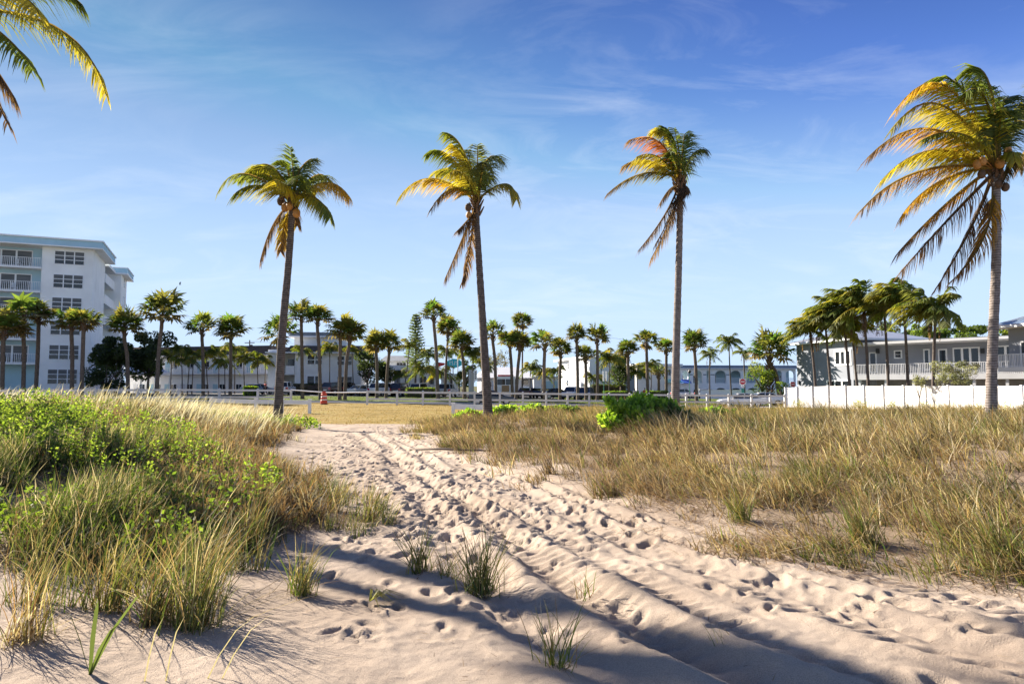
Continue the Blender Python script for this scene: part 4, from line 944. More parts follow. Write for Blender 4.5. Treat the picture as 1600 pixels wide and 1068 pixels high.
# --- flat roofed building with slate gable behind
f = Face(gp(616, 104), gp(682, 104.5)); root = bld('motel_office', f, 'low flat roofed pale blue and white building above the silver pickup')
z1 = f.Zp(640, 578); zt = f.Zp(640, 571)
mb = MB(); f.slab(mb, 0, f.len, GB, z1, -8, 0); mb.build('wall', M['stucco'], root, world=True)
mb = MB(); f.slab(mb, -.8, f.len * .62, z1, zt, -8.5, 1.2, M['white']); f.slab(mb, f.len * .62 + .01, f.len + .3, z1 - .25, z1 + .12, -8.3, .6, M['white']); mb.build('roof', None, root, world=True)
mb = MB(); f.slab(mb, .2, 3.0, z1 - .95, z1 - .75, .003, .05); mb.build('trim_band', M['slate'], root, world=True)
mb = MB(); f.slab(mb, .05, .9, GB, z1 - .01, .003, .06); mb.build('pilaster', M['grey'], root, world=True)
pwin(f, 656, 666, 588, 600, root, cols=2); pwin(f, 670, 678, 587, 600, root, cols=1, frame='white')
f = Face(gp(600, 122), gp(646, 122)); root = bld('gable_house', f, 'slate roofed white house rising behind the flat roofed building')
z1 = f.Zp(625, 564); zt = f.Zp(625, 554.5)
mb = MB(); f.slab(mb, 0, f.len, GB, z1, -9, 0); mb.build('wall', M['stucco'], root, world=True)
mb = MB(); mb.hexa([f.P(-.7, z1, .8), f.P(f.len + .9, z1, .8), f.P(f.len + .9, z1, -9.8), f.P(-.7, z1, -9.8)], [f.P(-.2, zt, -2.6), f.P(f.len - 1.4, zt, -2.6), f.P(f.len - 1.4, zt, -6.4), f.P(-.2, zt, -6.4)], M['slate']); mb.build('roof', None, root, world=True)
pwin(f, 620, 634, 566.5, 571, root, cols=3)
# --- entrance canopy
f = Face(gp(688, 101), gp(716, 101)); root = bld('entrance_canopy', f, 'flat white entrance canopy on posts under the fish sign', 'canopy')
z1 = f.Zp(700, 588); mb = MB(); f.slab(mb, -.3, f.len + .3, z1, z1 + .42, -4, .4); mb.build('roof', M['greylt'], root, world=True)
for a in (.3, 1.1, f.len - .5):
    for o_ in (0, -3.2):
        mb = MB(); f.slab(mb, a - .12, a + .12, GB, z1, o_ - .24, o_); mb.build('post', M['white'], root, world=True)
mb = MB(); f.slab(mb, -.1, f.len, GB, z1 - .02, -4, -3.6); mb.build('wall', M['taupe'], root, world=True)
# --- white hip roof house behind fire engine
f = Face(gp(752, 108), gp(838, 109)); root = bld('hip_roof_house', f, 'low white house with broad white hip roof behind the fire engine')
z1 = f.Zp(790, 590); zt = f.Zp(790, 572)
mb = MB(); f.slab(mb, 0, f.len, GB, z1, -10, 0); mb.build('wall', M['greylt'], root, world=True)
mb = MB(); mb.hexa([f.P(-.8, z1, .9), f.P(f.len + .8, z1, .9), f.P(f.len + .8, z1, -10.8), f.P(-.8, z1, -10.8)], [f.P(1.2, zt, -4.2), f.P(f.len - 2.6, zt, -4.2), f.P(f.len - 2.6, zt, -6), f.P(1.2, zt, -6)]); mb.build('roof', M['whiteroof'], root, world=True)
pwin(f, 817, 826, 592, 601, root, cols=1); pwin(f, 762, 768, 596, 604, root, cols=1)
f = Face(gp(834, 103), gp(876, 103)); root = bld('garage', f, 'low pale blue walled building between the hip roof house and the villa')
z1 = f.Zp(855, 590); mb = MB(); f.slab(mb, 0, f.len, GB, z1, -8, 0); mb.build('wall', M['stucco'], root, world=True)
mb = MB(); f.slab(mb, -.4, f.len + .3, z1, z1 + .22, -8.3, .4); mb.build('roof', M['greylt'], root, world=True)
mb = MB(); f.slab(mb, 1.2, f.len - .5, GB, z1 - .5, .003, .06); mb.build('shutter', M['blue'], root, world=True)
# --- white villa: lit left face, grey right face
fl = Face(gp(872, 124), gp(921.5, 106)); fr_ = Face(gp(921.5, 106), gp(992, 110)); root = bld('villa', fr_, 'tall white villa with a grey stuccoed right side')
zt = fl.Zp(912, 560)
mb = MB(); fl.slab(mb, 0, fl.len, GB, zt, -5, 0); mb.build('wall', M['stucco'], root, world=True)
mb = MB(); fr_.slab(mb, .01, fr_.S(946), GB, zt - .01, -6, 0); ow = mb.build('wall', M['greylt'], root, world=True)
a1 = fr_.S(946); zl = fr_.Zp(960, 583)
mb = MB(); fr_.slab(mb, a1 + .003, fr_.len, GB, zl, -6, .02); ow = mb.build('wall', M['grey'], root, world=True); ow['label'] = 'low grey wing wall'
mb = MB(); fl.slab(mb, -.5, fl.len + .1, zt, zt + .35, -6, .7, M['greylt']); fr_.slab(mb, .72, a1 + .4, zt + .002, zt + .34, -5.3, .65, M['greylt']); fr_.slab(mb, a1 + .42, fr_.len + .3, zl, zl + .25, -6, .5, M['slate']); mb.build('roof', None, root, world=True)
for (x0, x1, y0, y1) in ((887, 889, 568, 576), (897.5, 899.5, 567, 577), (919, 921, 573, 578), (886, 888.5, 594, 602), (918, 921, 595, 600)): pwin(fl, x0, x1, y0, y1, root, cols=1, rows=2)
for (x0, x1, y0, y1) in ((930, 934.5, 571, 578), (929, 936, 595, 601), (955, 963, 595, 600), (975, 980, 594, 607)): pwin(fr_, x0, x1, y0, y1, root, cols=2 if x1 - x0 > 5 else 1, rows=2 if x0 > 970 else 1, fr=.1)
mb = MB(); za = fl.Zp(912, 590); zb_ = fl.Zp(918, 605); a_, b_ = fl.S(906), fl.S(916)
mb.hexa([fl.P(a_, za - .25, .9), fl.P(b_, zb_ - .25, .9), fl.P(b_, zb_ - .25, .02), fl.P(a_, za - .25, .02)], [fl.P(a_, za + .9, .9), fl.P(b_, zb_ + .7, .9), fl.P(b_, zb_ + .7, .02), fl.P(a_, za + .9, .02)]); mb.build('stair', M['greylt'], root, world=True)
# --- small white shop right of the person in red
f = Face(gp(996, 135), gp(1064, 138)); root = bld('shop', f, 'white shop with peaked white awnings behind the dwarf palm')
z1 = f.Zp(1030, 572); mb = MB(); f.slab(mb, 0, f.len, GB, z1, -9, 0); mb.build('wall', M['cream'], root, world=True)
mb = MB(); f.slab(mb, -.4, f.len + .2, z1, z1 + .5, -9.3, .5); mb.build('roof', M['greylt'], root, world=True)
for x0 in (1006, 1022, 1040): pwin(f, x0, x0 + 8, 577, 586, root, cols=2)
mb = MB(); za, zb_ = f.Zp(1050, 592), f.Zp(1050, 598); a_, b_ = f.S(1043), f.S(1060)
mb.hexa([f.P(a_, zb_, 2.2), f.P(b_, zb_, 2.2), f.P(b_, zb_, .01), f.P(a_, zb_, .01)], [f.P(a_, zb_ + .1, 2.2), f.P(b_, zb_ + .1, 2.2), f.P(b_, za, .01), f.P(a_, za, .01)]); mb.build('awning', M['tealcanvas'], root, world=True)
# --- arcade with arched loggias
f = Face(gp(1062, 150), gp(1244, 152)); root = bld('arcade_building', f, 'long white and pale blue two storey building with arched loggias')
zt = f.Zp(1140, 576); zu = f.Zp(1140, 578.7); zs = f.Zp(1140, 598.5); zs1 = zs + .0; zfl = f.Zp(1140, 602)
ups = [(1067, 1075.5), (1083.5, 1098), (1104.5, 1110), (1117.5, 1135), (1141.8, 1158), (1167, 1183.5), (1191, 1208), (1214, 1222), (1228.5, 1241.5)]
def arch_wall(ops, z0, z1, th, m, name):
    """wall slab with arched openings (a0, a1, sill, crown)"""
    mb = MB(); cur = 0.0
    for a0, a1, s0, s1 in ops:
        f.slab(mb, cur, a0, z0, z1, -th, 0); w_ = a1 - a0; r = min(.42 * w_, 1.1)
        if s0 > z0 + .01: f.slab(mb, a0, a1, z0, s0, -th, 0)
        k = 10
        def top(x):
            e = min(x, w_ - x)
            return s1 if e >= r else s1 - r + math.sqrt(max(0, r * r - (r - e) ** 2))
        for i in range(k):
            u = .5 - .5 * math.cos(math.pi * i / k); v = .5 - .5 * math.cos(math.pi * (i + 1) / k); x0, x1 = u * w_, v * w_
            mb.hexa([f.P(a0 + x0, top(x0), 0), f.P(a0 + x1, top(x1), 0), f.P(a0 + x1, top(x1), -th), f.P(a0 + x0, top(x0), -th)], [f.P(a0 + x0, z1, 0), f.P(a0 + x1, z1, 0), f.P(a0 + x1, z1, -th), f.P(a0 + x0, z1, -th)])
        cur = a1
    f.slab(mb, cur, f.len, z0, z1, -th, 0)
    return mb.build(name, m, root, world=True)
arch_wall([(f.S(a), f.S(b), zs, zu) for a, b in ups], zfl, zt, .4, M['stucco'], 'wall')
arch_wall([(f.S(a), f.S(b), -.6, zfl - .55) for a, b in ups], -.6, zfl - .01, .4, M['stucco'], 'wall')
mb = MB(); f.slab(mb, 0, f.len, zfl - .25, zfl, -3.2, -.403); mb.build('floor_slab', M['greylt'], root, world=True)
mb = MB(); f.slab(mb, 0, f.len, -.6, zt, -9, -3.203); mb.build('inner_wall', M['blue'], root, world=True)
fi = Face(f.P(0, 0, -3.2), f.P(f.len, 0, -3.2))
for a, b in ups:
    a_, b_ = f.S(a), f.S(b); railing(f, a_, b_, zs, zs + 1.15, -.2, root, .25, bar=.03)
    window(fi, a_ + .1, min(b_ - .1, a_ + 1.4), zfl + .05, zfl + 2.2, root, 1, 1, .08, name='door'); window(fi, a_ + .1, min(b_ - .1, a_ + 1.9), .2, 2.3, root, 2, 1, .08)
mb = MB(); zq = f.Zp(1140, 570.5); f.slab(mb, -.6, f.len + .6, zt, zt + .15, -9.6, .9, M['white']); mb.hexa([f.P(-.6, zt + .15, .85), f.P(f.len + .6, zt + .15, .85), f.P(f.len + .6, zt + .15, -9.6), f.P(-.6, zt + .15, -9.6)], [f.P(0, zq, .1), f.P(f.len, zq, .1), f.P(f.len, zq, -9), f.P(0, zq, -9)], M['slate']); mb.build('roof', None, root, world=True)
zb_ = f.Zp(1100, 585)
for (a, b) in ((1076, 1083), (1099, 1104), (1110.5, 1117), (1135.5, 1141.5)):
    mb = MB(); f.slab(mb, f.S(a), f.S(b), zb_ - .12, zb_ + .1, .003, .05); mb.build('trim_band', M['slate'], root, world=True)
mb = MB(); za, zb2 = f.Zp(1068, 592.5), f.Zp(1068, 598.5); a_, b_ = f.S(1064), f.S(1076.5)
mb.hexa([f.P(a_, zb2, 1.8), f.P(b_, zb2, 1.8), f.P(b_, zb2, .01), f.P(a_, zb2, .01)], [f.P(a_, zb2 + .1, 1.8), f.P(b_, zb2 + .1, 1.8), f.P(b_, za, .01), f.P(a_, za, .01)]); mb.build('awning', M['bluecanvas'], root, world=True)
# low white garden wall before the arcade
f = Face(gp(1094, 122), gp(1216, 116)); mb = MB(); zt = f.Zp(1150, 609.5); f.slab(mb, 0, f.len, -.5, zt, -.25, 0); f.slab(mb, -.05, f.len + .05, zt, zt + .08, -.3, .05)
tag(mb.build('garden_wall', M['stucco']), 'low white garden wall before the blue arcade', 'wall')
# --- grey beach house with metal hip roof
PA, PB_, PC_ = gp(1246, 84), gp(1334, 74.5), gp(1640, 61.5)
f = Face(PA, PB_); root = bld('beach_house', f, 'grey two storey beach house with metal hip roof behind the white fence', 'house')
ze = f.Zp(1325, 532); mb = MB(); f.slab(mb, 0, f.len, GB, ze, -9, 0); mb.build('wall', M['grey'], root, world=True)
pa = f.P(f.len * .5, 0, -4.5); zap = at(1338, 511, 78).z
mb = MB(); e0 = [f.P(-.8, ze, .9), f.P(f.len + 1.0, ze, .9), f.P(f.len + 1.0, ze, -9.8), f.P(-.8, ze, -9.8)]; e1 = [v + Vector((0, 0, .22)) for v in e0]
mb.hexa(e0, e1, M['white']); r0, r1 = f.P(f.len * .42, zap, -4.3), f.P(f.len * .66, zap, -4.3); u = Vector((0, 0, .004)); E = [v + u for v in e1]
mb.poly([E[0], E[1], r1, r0], M['metalroof']); mb.poly([E[1], E[2], r1], M['metalroof']); mb.poly([E[2], E[3], r0, r1], M['metalroof']); mb.poly([E[3], E[0], r0], M['bluemetal'])
for k in range(15):
    t = (k + .5) / 15; a = E[0].lerp(E[1], t); b = r0.lerp(r1, min(1, max(0, (t - .2) / .6)))
    mb.tube([a + u * 4, b + u * 4], .025, 4, M['metalroof'])
mb.build('roof', None, root, world=True)
pwin(f, 1306, 1329, 550, 567.5, root, cols=3, fr=.22, mull=.25); pwin(f, 1294, 1328, 595.5, 606, root, cols=3, fr=.18, mull=.2); pwin(f, 1238.5 + 9, 1249.5, 562, 566, root, cols=1)
mb = MB(); a_, z_ = f.hit(1248, 597.5); f.slab(mb, a_, a_ + .28, z_ - .2, z_ + .25, .004, .2); mb.build('wall_lamp', M['dark'], root, world=True)
f = Face(PB_, PC_); zl = f.Zp(1440, 536)
mb = MB(); f.slab(mb, .003, f.len, f.Zp(1440, 590), zl, -8, -1.6); mb.build('wall', M['grey'], root, world=True)
mb = MB(); f.slab(mb, .003, f.len, GB, f.Zp(1440, 590) - .01, -8, -2.6); ow = mb.build('wall', M['taupe'], root, world=True)
mb = MB(); f.slab(mb, .3, f.len + .5, zl, zl + .10, -8.5, -.1, M['greylt']); f.slab(mb, .3, f.len + .5, zl + .1, zl + .32, -8.4, -.02, M['white']); f.slab(mb, .4, f.len, zl + .32, zl + .40, -8.3, -.15, M['slate']); mb.build('eaves', None, root, world=True)
zd = f.Zp(1440, 584); mb = MB(); f.slab(mb, .02, f.len, zd - .55, zd, -1.597, .1); bal = mb.build('balcony', M['greylt'], root, world=True)
railing(f, .1, f.len, zd, zd + 1.1, 0, bal, .16, bar=.02)
fi = Face(f.P(0, 0, -1.6), f.P(f.len, 0, -1.6)); zk = zd
def iwin(px0, px1, py0, py1, **kw): 
    return pwin(fi, px0, px1, py0, py1, root, fr=.13, **kw)
iwin(1339, 1348, 550, 580, cols=2, name='sliding_door', mull=.15); iwin(1360, 1369, 552, 580, cols=1, name='door'); iwin(1399, 1408, 549, 558, cols=1, rows=2); iwin(1445, 1452, 547, 576, cols=1, name='door'); iwin(1468, 1479, 547, 576, cols=1, name='door'); iwin(1491, 1530, 545, 574, cols=3, name='sliding_door', mull=.2); iwin(1558, 1586, 542, 574, cols=2, name='sliding_door', mull=.2)
for px in (1372, 1536):
    mb = MB(); a_, z_ = fi.hit(px, 548); fi.slab(mb, a_ - .15, a_ + .15, z_ - .25, z_ + .25, .004, .22); mb.build('wall_lamp', M['dark'], root, world=True)
for a_ in np.linspace(.6, f.len - .5, 7):
    mb = MB(); f.slab(mb, a_ - .12, a_ + .12, GB, zd - .551, -.3, -.05); mb.build('post', M['greylt'], root, world=True)
# right block of the beach house
f3 = Face(gp(1566, 59.5), gp(1668, 54)); z3 = f3.Zp(1590, 511); 
root3 = bld('beach_house', f3, 'grey house wing with blue metal roof and balcony at the right edge', 'house')
mb = MB(); f3.slab(mb, 0, f3.len, f3.Zp(1590, 574), z3, -7, -.9); f3.slab(mb, .9, f3.len, GB, f3.Zp(1590, 574) - .01, -7, -1.4); mb.build('wall', M['grey'], root3, world=True)
mb = MB(); e0 = [f3.P(-.7, z3, .6), f3.P(f3.len + .7, z3, .6), f3.P(f3.len + .7, z3, -7.7), f3.P(-.7, z3, -7.7)]; e1 = [v + Vector((0, 0, .24)) for v in e0]; mb.hexa(e0, e1, M['greylt'])
ap0, ap1 = f3.P(f3.len * .5, z3 + 1.7, -3), f3.P(f3.len * .55, z3 + 1.7, -4); E = [v + u for v in e1]
mb.poly([E[0], E[1], ap0], M['bluemetal']); mb.poly([E[1], E[2], ap1, ap0], M['metalroof']); mb.poly([E[2], E[3], ap1], M['metalroof']); mb.poly([E[3], E[0], ap0, ap1], M['bluemetal'])
for k in range(10): mb.tube([E[0].lerp(E[1], (k + .5) / 10) + u * 4, ap0 + u * 4], .022, 4, M['metalroof'])
mb.build('roof', None, root3, world=True)
z4 = f3.Zp(1590, 573); mb = MB(); f3.slab(mb, .3, f3.len, z4 - .4, z4, -.897, .7); bal = mb.build('balcony', M['greylt'], root3, world=True); railing(f3, .35, f3.len, z4, z4 + 1.1, .62, bal, .14, bar=.022)
f3i = Face(f3.P(0, 0, -.9), f3.P(f3.len, 0, -.9)); window(f3i, 1.2, 3.2, z4 + .05, z4 + 2.1, root3, 2, 1, .12, name='sliding_door')

# ------------------------------------------------------------------ fences
def rail_fence(pts, label, h=1.22, post=.085, rails=(.42, .92), skip=()):
    """white ranch fence: posts through the pixel columns at given depths, rails between"""
    P3 = []
    for px, d in pts:
        x, y = gp(px, d); P3.append(Vector((x, y, ground_z(x, y))))
    root = empty('rail_fence', tuple(P3[0]), label, 'fence', 'white rail fences')
    for p in P3:
        mb = MB(); mb.box((p.x, p.y, p.z + h / 2 - .1), (post, post, h / 2 + .1)); mb.hexa([(p.x + a * (post + .02), p.y + b * (post + .02), p.z + h) for a, b in ((-1, -1), (1, -1), (1, 1), (-1, 1))], [(p.x + a * .02, p.y + b * .02, p.z + h + .09) for a, b in ((-1, -1), (1, -1), (1, 1), (-1, 1))])
        mb.build('post', M['vinyl'], root, world=True)
    for i in range(len(P3) - 1):
        a, b = P3[i], P3[i + 1]
        t = (b - a).normalized(); a = a + t * (post + .003); b = b - t * (post + .003); n = Vector((t.y, -t.x, 0)) * .022
        for r in rails:
            mb = MB(); lo, hi = Vector((0, 0, r * h - .085)), Vector((0, 0, r * h + .085))
            mb.hexa([a + n + lo, b + n + lo, b - n + lo, a - n + lo], [a + n + hi, b + n + hi, b - n + hi, a - n + hi]); mb.build('rail', M['vinyl'], root, world=True)
    return root
PX = [574, 620.6, 661, 703, 741.5, 781, 817, 853.5, 887, 920.5, 952, 984, 1014, 1044.5, 1072, 1104.6, 1138.6, 1174, 1203, 1226]
rail_fence([(px, np.interp(px, [574, 1072, 1226], [60, 64.0, 64.3])) for px in PX], 'long white rail fence across the far side of the dry lawn')
rail_fence([(px, np.interp(px, [-40, 455], [50, 63])) for px in (-60, 10, 80, 150, 215, 280, 343, 403, 455)], 'white rail fence behind the grassy dune, left of the traffic barrel')
# sagging rope between the two fences
a = at(456, 609, 62.6); b = at(573, 612.5, 60); mb = MB(); mb.tube([a, a.lerp(b, .33) + Vector((0, 0, -.10)), a.lerp(b, .5) + Vector((0, 0, -.13)), a.lerp(b, .67) + Vector((0, 0, -.10)), b], .05, 6)
tag(mb.build('rope_barrier', M['white'], None), 'white rope stretched across the gap between the rail fences', 'rope')
def plank_fence(pts, label, h0=.0, ph=.26):
    P3 = [at(px, py, d) for px, py, d in pts]
    root = empty('plank_fence', (P3[0].x, P3[0].y, ground_z(P3[0].x, P3[0].y)), label, 'fence', 'low white plank fences')
    for p in P3:
        gz = ground_z(p.x, p.y); mb = MB(); zt = p.z + .04; mb.box((p.x, p.y, (zt + gz - .2) / 2), (.085, .085, (zt - gz + .2) / 2)); mb.box((p.x, p.y, zt + .02), (.1, .1, .02)); mb.build('post', M['white'], root, world=True)
    for a, b in zip(P3[:-1], P3[1:]):
        t = (b - a).normalized(); a = a + t * .09; b = b - t * .09; n = Vector((t.y, -t.x, 0)).normalized() * .025
        mb = MB(); lo = Vector((0, 0, -ph)); mb.hexa([a + n + lo, b + n + lo, b - n + lo, a - n + lo], [a + n, b + n, b - n, a - n]); mb.build('plank', M['white'], root, world=True)
plank_fence([(330, 622, 44), (400, 624, 43.5), (441, 624.6, 43.2), (484, 625, 43)], 'low white plank fence ending in a post left of the sandy path')
plank_fence([(708, 631, 36), (760, 632.5, 35), (850, 637, 32.5), (940, 643, 30), (1060, 648, 28), (1178, 650.5, 27.5)], 'low white plank fence half buried in shrubs right of the sandy path')
# tall white privacy fence
xs_ = [1227, 1245, 1269, 1294, 1321, 1350, 1380, 1412, 1446, 1482, 1520, 1557, 1597, 1640]
ds_ = np.interp(xs_, [1227, 1557, 1640], [67, 47, 43]); Pf = []
for px, d in zip(xs_, ds_):
    x, y = gp(px, d); zt = at(px, np.interp(px, [1227, 1294, 1640], [605.5, 602.5, 602.5]), d).z; Pf.append((Vector((x, y, ground_z(x, y))), zt))
root = empty('privacy_fence', tuple(Pf[0][0]), 'tall white vinyl privacy fence before the grey beach house', 'fence')
for p, zt in Pf:
    mb = MB(); mb.box((p.x, p.y, (zt + p.z - .2) / 2), (.075, .075, (zt - p.z + .2) / 2)); mb.box((p.x, p.y, zt + .03), (.095, .095, .03)); mb.build('post', M['greylt'], root, world=True)  # light grey in the post colour stands in for their shaded sides
for (p, z0), (q, z1) in zip(Pf[:-1], Pf[1:]):
    t = (q - p); Ln = Vector((t.x, t.y, 0)).length; t = Vector((t.x, t.y, 0)) / Ln; n = Vector((t.y, -t.x, 0)); mb = MB(); nb = max(6, int(Ln / .2))
    for k in range(nb):
        a0, a1 = .078 + (Ln - .156) * k / nb, .078 + (Ln - .156) * (k + 1) / nb - .012
        for s0, s1 in ((a0, a1),):
            f0, f1 = s0 / Ln, s1 / Ln; A = p + t * s0; B = p + t * s1; g0, g1 = p.z + (q.z - p.z) * f0 - .04, p.z + (q.z - p.z) * f1 - .04; h0, h1 = z0 + (z1 - z0) * f0 - .03, z0 + (z1 - z0) * f1 - .03
            w_ = n * .02; mb.hexa([(A + w_).xy[:] + (g0,), (B + w_).xy[:] + (g1,), (B - w_).xy[:] + (g1,), (A - w_).xy[:] + (g0,)], [(A + w_).xy[:] + (h0,), (B + w_).xy[:] + (h1,), (B - w_).xy[:] + (h1,), (A - w_).xy[:] + (h0,)])
    for fz in (.02, .52, .97):
        A = p + t * .08; B = q - t * .08; w_ = n * .035; ga, gb = p.z + (z0 - p.z) * fz, q.z + (z1 - q.z) * fz
        mb.hexa([(A + w_).xy[:] + (ga - .05,), (B + w_).xy[:] + (gb - .05,), (B - w_).xy[:] + (gb - .05,), (A - w_).xy[:] + (ga - .05,)], [(A + w_).xy[:] + (ga + .05,), (B + w_).xy[:] + (gb + .05,), (B - w_).xy[:] + (gb + .05,), (A - w_).xy[:] + (ga + .05,)])
    mb.build('panel', M['vinyl'], root, world=True)

# ------------------------------------------------------------------ vehicles
def loft(mb, secs, m=None):
    """secs: list of rings (same length), closed ends"""
    k = len(mb.v); n = len(secs[0]); q = mb.mslot(m)
    for r in secs: mb.v += [tuple(p) for p in r]
    for i in range(len(secs) - 1):
        for j in range(n):
            jj = (j + 1) % n; mb.f.append((k + i * n + j, k + i * n + jj, k + (i + 1) * n + jj, k + (i + 1) * n + j)); mb.mi.append(q)
    mb.f.append(tuple(k + j for j in reversed(range(n)))); mb.mi.append(q)
    mb.f.append(tuple(k + (len(secs) - 1) * n + j for j in range(n))); mb.mi.append(q)
def make_car(kind, name):
    """faces +x; origin on the ground below the middle"""
    root = empty(name, (0, 0, 0), 'x', 'car', 'cars parked along the street')
    if kind == 'suv': prof = [(-2.25, .55, .95), (-2.2, .42, 1.08), (-1.6, .34, 1.10), (0, .32, 1.10), (1.3, .34, 1.06), (2.0, .40, .98), (2.25, .5, .84)]; gh = [(-2.12, 1.06, .80), (-1.85, 1.66, .66), (-.2, 1.72, .68), (.45, 1.66, .66), (1.25, 1.06, .78)]; wr = .36; wb = (-1.38, 1.38)
    else: prof = [(-2.3, .5, .84), (-2.22, .36, .98), (-1.6, .30, .96), (0, .27, .92), (1.2, .30, .90), (2.0, .34, .80), (2.3, .42, .66)]; gh = [(-1.75, .94, .80), (-1.05, 1.36, .62), (-.2, 1.42, .64), (.35, 1.38, .62), (1.25, .90, .76)]; wr = .32; wb = (-1.38, 1.40)
    mb = MB(); secs = []
    for i, (x, z0, z1) in enumerate(prof):
        w_ = .90 if 0 < i < len(prof) - 1 else .80
        secs.append([(x, -w_ * .92, z0), (x, w_ * .92, z0), (x, w_, (z0 + z1) / 2), (x, w_ * .97, z1 - .06), (x, w_ * .86, z1), (x, -w_ * .86, z1), (x, -w_ * .97, z1 - .06), (x, -w_, (z0 + z1) / 2)])
    loft(mb, secs)
    # roof and pillars
    a, b = gh[1], gh[3]; loft(mb, [[(x, -w_, z - .05), (x, w_, z - .05), (x, w_ * .92, z + .01), (x, -w_ * .92, z + .01)] for x, z, w_ in gh[1:4]])
    for sy in (-1, 1):
        for p, q in ((gh[0], gh[1]), (gh[4], gh[3]), ((-.1, gh[0][1] - .02, .80), gh[2])): mb.tube([(p[0], sy * p[2] * .98, p[1] - .03), (q[0], sy * q[2] * .97, q[1] - .03)], .045, 5)
        mb.box((.95, sy * .98, 1.0 if kind == 'suv' else .9), (.07, .09, .06))
    mb.build('body', PAINT['white'], root, smooth=False)
    mb = MB(); loft(mb, [[(x, -w_ * .955, z - .04), (x, w_ * .955, z - .04), (x, gh[0][2] * .93, gh[0][1] - .06), (x, -gh[0][2] * .93, gh[0][1] - .06)] if i not in (0, 4) else [(x, -w_ * .94, z - .02), (x, w_ * .94, z - .02), (x, w_ * .94, z - .06), (x, -w_ * .94, z - .06)] for i, (x, z, w_) in enumerate(gh)])
    mb.build('window', M['glass'], root)
    for sx in wb:
        for sy in (-1, 1):
            r_ = MB(); y0 = sy * .80
            ring = lambda rr, y: [(sx + rr * math.cos(t), y, wr + rr * math.sin(t)) for t in np.linspace(0, 2 * math.pi, 16, endpoint=False)]
            loft(r_, [ring(wr * .9, y0 - .11), ring(wr, y0 - .08), ring(wr, y0 + .08), ring(wr * .9, y0 + .112)])
            wo_ = r_.build('wheel', M['rubber'], root)
            h_ = MB(); y1 = y0 + sy * .116; loft(h_, [ring(wr * .62, y1 - sy * .02), ring(wr * .62, y1), ring(wr * .2, y1 + sy * .012)]); 
            h_.build('rim', M['rim'], wo_)
    zl = .80 if kind == 'suv' else .66
    for sy in (-1, 1):
        mb = MB(); mb.box((-2.19, sy * .70, zl + .08), (.09, .15, .13 if kind == 'suv' else .08)); mb.build('tail_light', M['redlamp'], root)
        mb = MB(); mb.box((2.10, sy * .64, zl - .02), (.10, .18, .07)); mb.build('headlight', M['clearlamp'], root)
    mb = MB(); mb.box((-2.27, 0, zl - .12), (.012, .26, .07)); mb.build('number_plate', M['reflect'], root)
    for bx_, bz_, bw_ in ((-2.2, .46, .84), (2.2, .42, .78)):
        mb = MB(); mb.box((bx_, 0, bz_), (.10, bw_, .09)); mb.build('bumper', M['dark'], root)
    return root
protos = {'suv': make_car('suv', 'parked_car'), 'sedan': make_car('sedan', 'parked_car')}
bodies = {}
first = {'suv': True, 'sedan': True}
def car(px, d, kind, paint_, rz, label, group='cars parked along the street', sc_=1.0):
    if first[kind]: o = protos[kind]; first[kind] = False
    else: o = copy_tree(protos[kind])
    x, y = gp(px, d)
    z = float(lawn_z(x, y)) + (-.056 if 84.6 < y < 100 else -.066 if y < 70.6 else -.02)
    o.location = (x, y, z); o.rotation_euler = (0, 0, R(rz)); o['label'] = label; o['group'] = group
    for ch in o.children:
        if ch.name.startswith('body'):
            if (kind, paint_) not in bodies:
                me = ch.data.copy(); me.materials.clear(); me.materials.append(PAINT[paint_]); bodies[(kind, paint_)] = me
            ch.data = bodies[(kind, paint_)]
    return o
for a in [
    (446, 89, 'suv', 'white', 95, 'white sport utility car seen from behind, beside the first coconut trunk'), (403, 93, 'sedan', 'silver', 60, 'silver blue car left of the first coconut trunk'), (527, 90, 'suv', 'maroon', 62, 'dark maroon car behind the pair of cabbage trunks'), (543, 92, 'suv', 'black', 75, 'black car with a red lamp left of the silver sedan'),
    (567, 88, 'sedan', 'silver', 62, 'silver blue sedan seen from behind right of the white house'), (600, 88.5, 'suv', 'white', 62, 'white car with dark rear window next to the silver sedan'), (630, 90, 'suv', 'maroon', 70, 'dark car with red lamps beside the clipped hedge'), (661, 90, 'suv', 'palegold', 66, 'pale silver pickup sized car behind the clipped hedge'),
    (699, 88.5, 'suv', 'silver', 84, 'grey hatchback seen from behind under the entrance canopy'), (822, 89, 'sedan', 'maroon', 80, 'dark car with pale bumper right of the fire engine'), (843, 91, 'sedan', 'blue', 70, 'dark blue car behind the spreading cabbage palm trunk'), (869, 90, 'sedan', 'black', 20, 'black sedan left of the villa, seen from the side'),
    (893, 91, 'suv', 'white', 250, 'white sport utility car before the villa, between two dark cars'), (915, 92, 'suv', 'blue', 255, 'dark blue car facing the road before the villa stair'), (1068, 126, 'suv', 'white', 15, 'white car just right of the pale coconut trunk'), (1106, 124, 'suv', 'white', 8, 'white sport utility car before the low garden wall')]:
    car(*a)
car(768, 66.6, 'sedan', 'black', 4, 'black sedan driving behind the rail fence by the middle coconut trunk', 'cars on the near road')
car(1158, 68.4, 'sedan', 'palegold', 172, 'silver sedan on the near road in front of the white sedan', 'cars on the near road')
car(1190, 72.2, 'sedan', 'white', 176, 'white sedan half behind the silver sedan on the near road', 'cars on the near road')
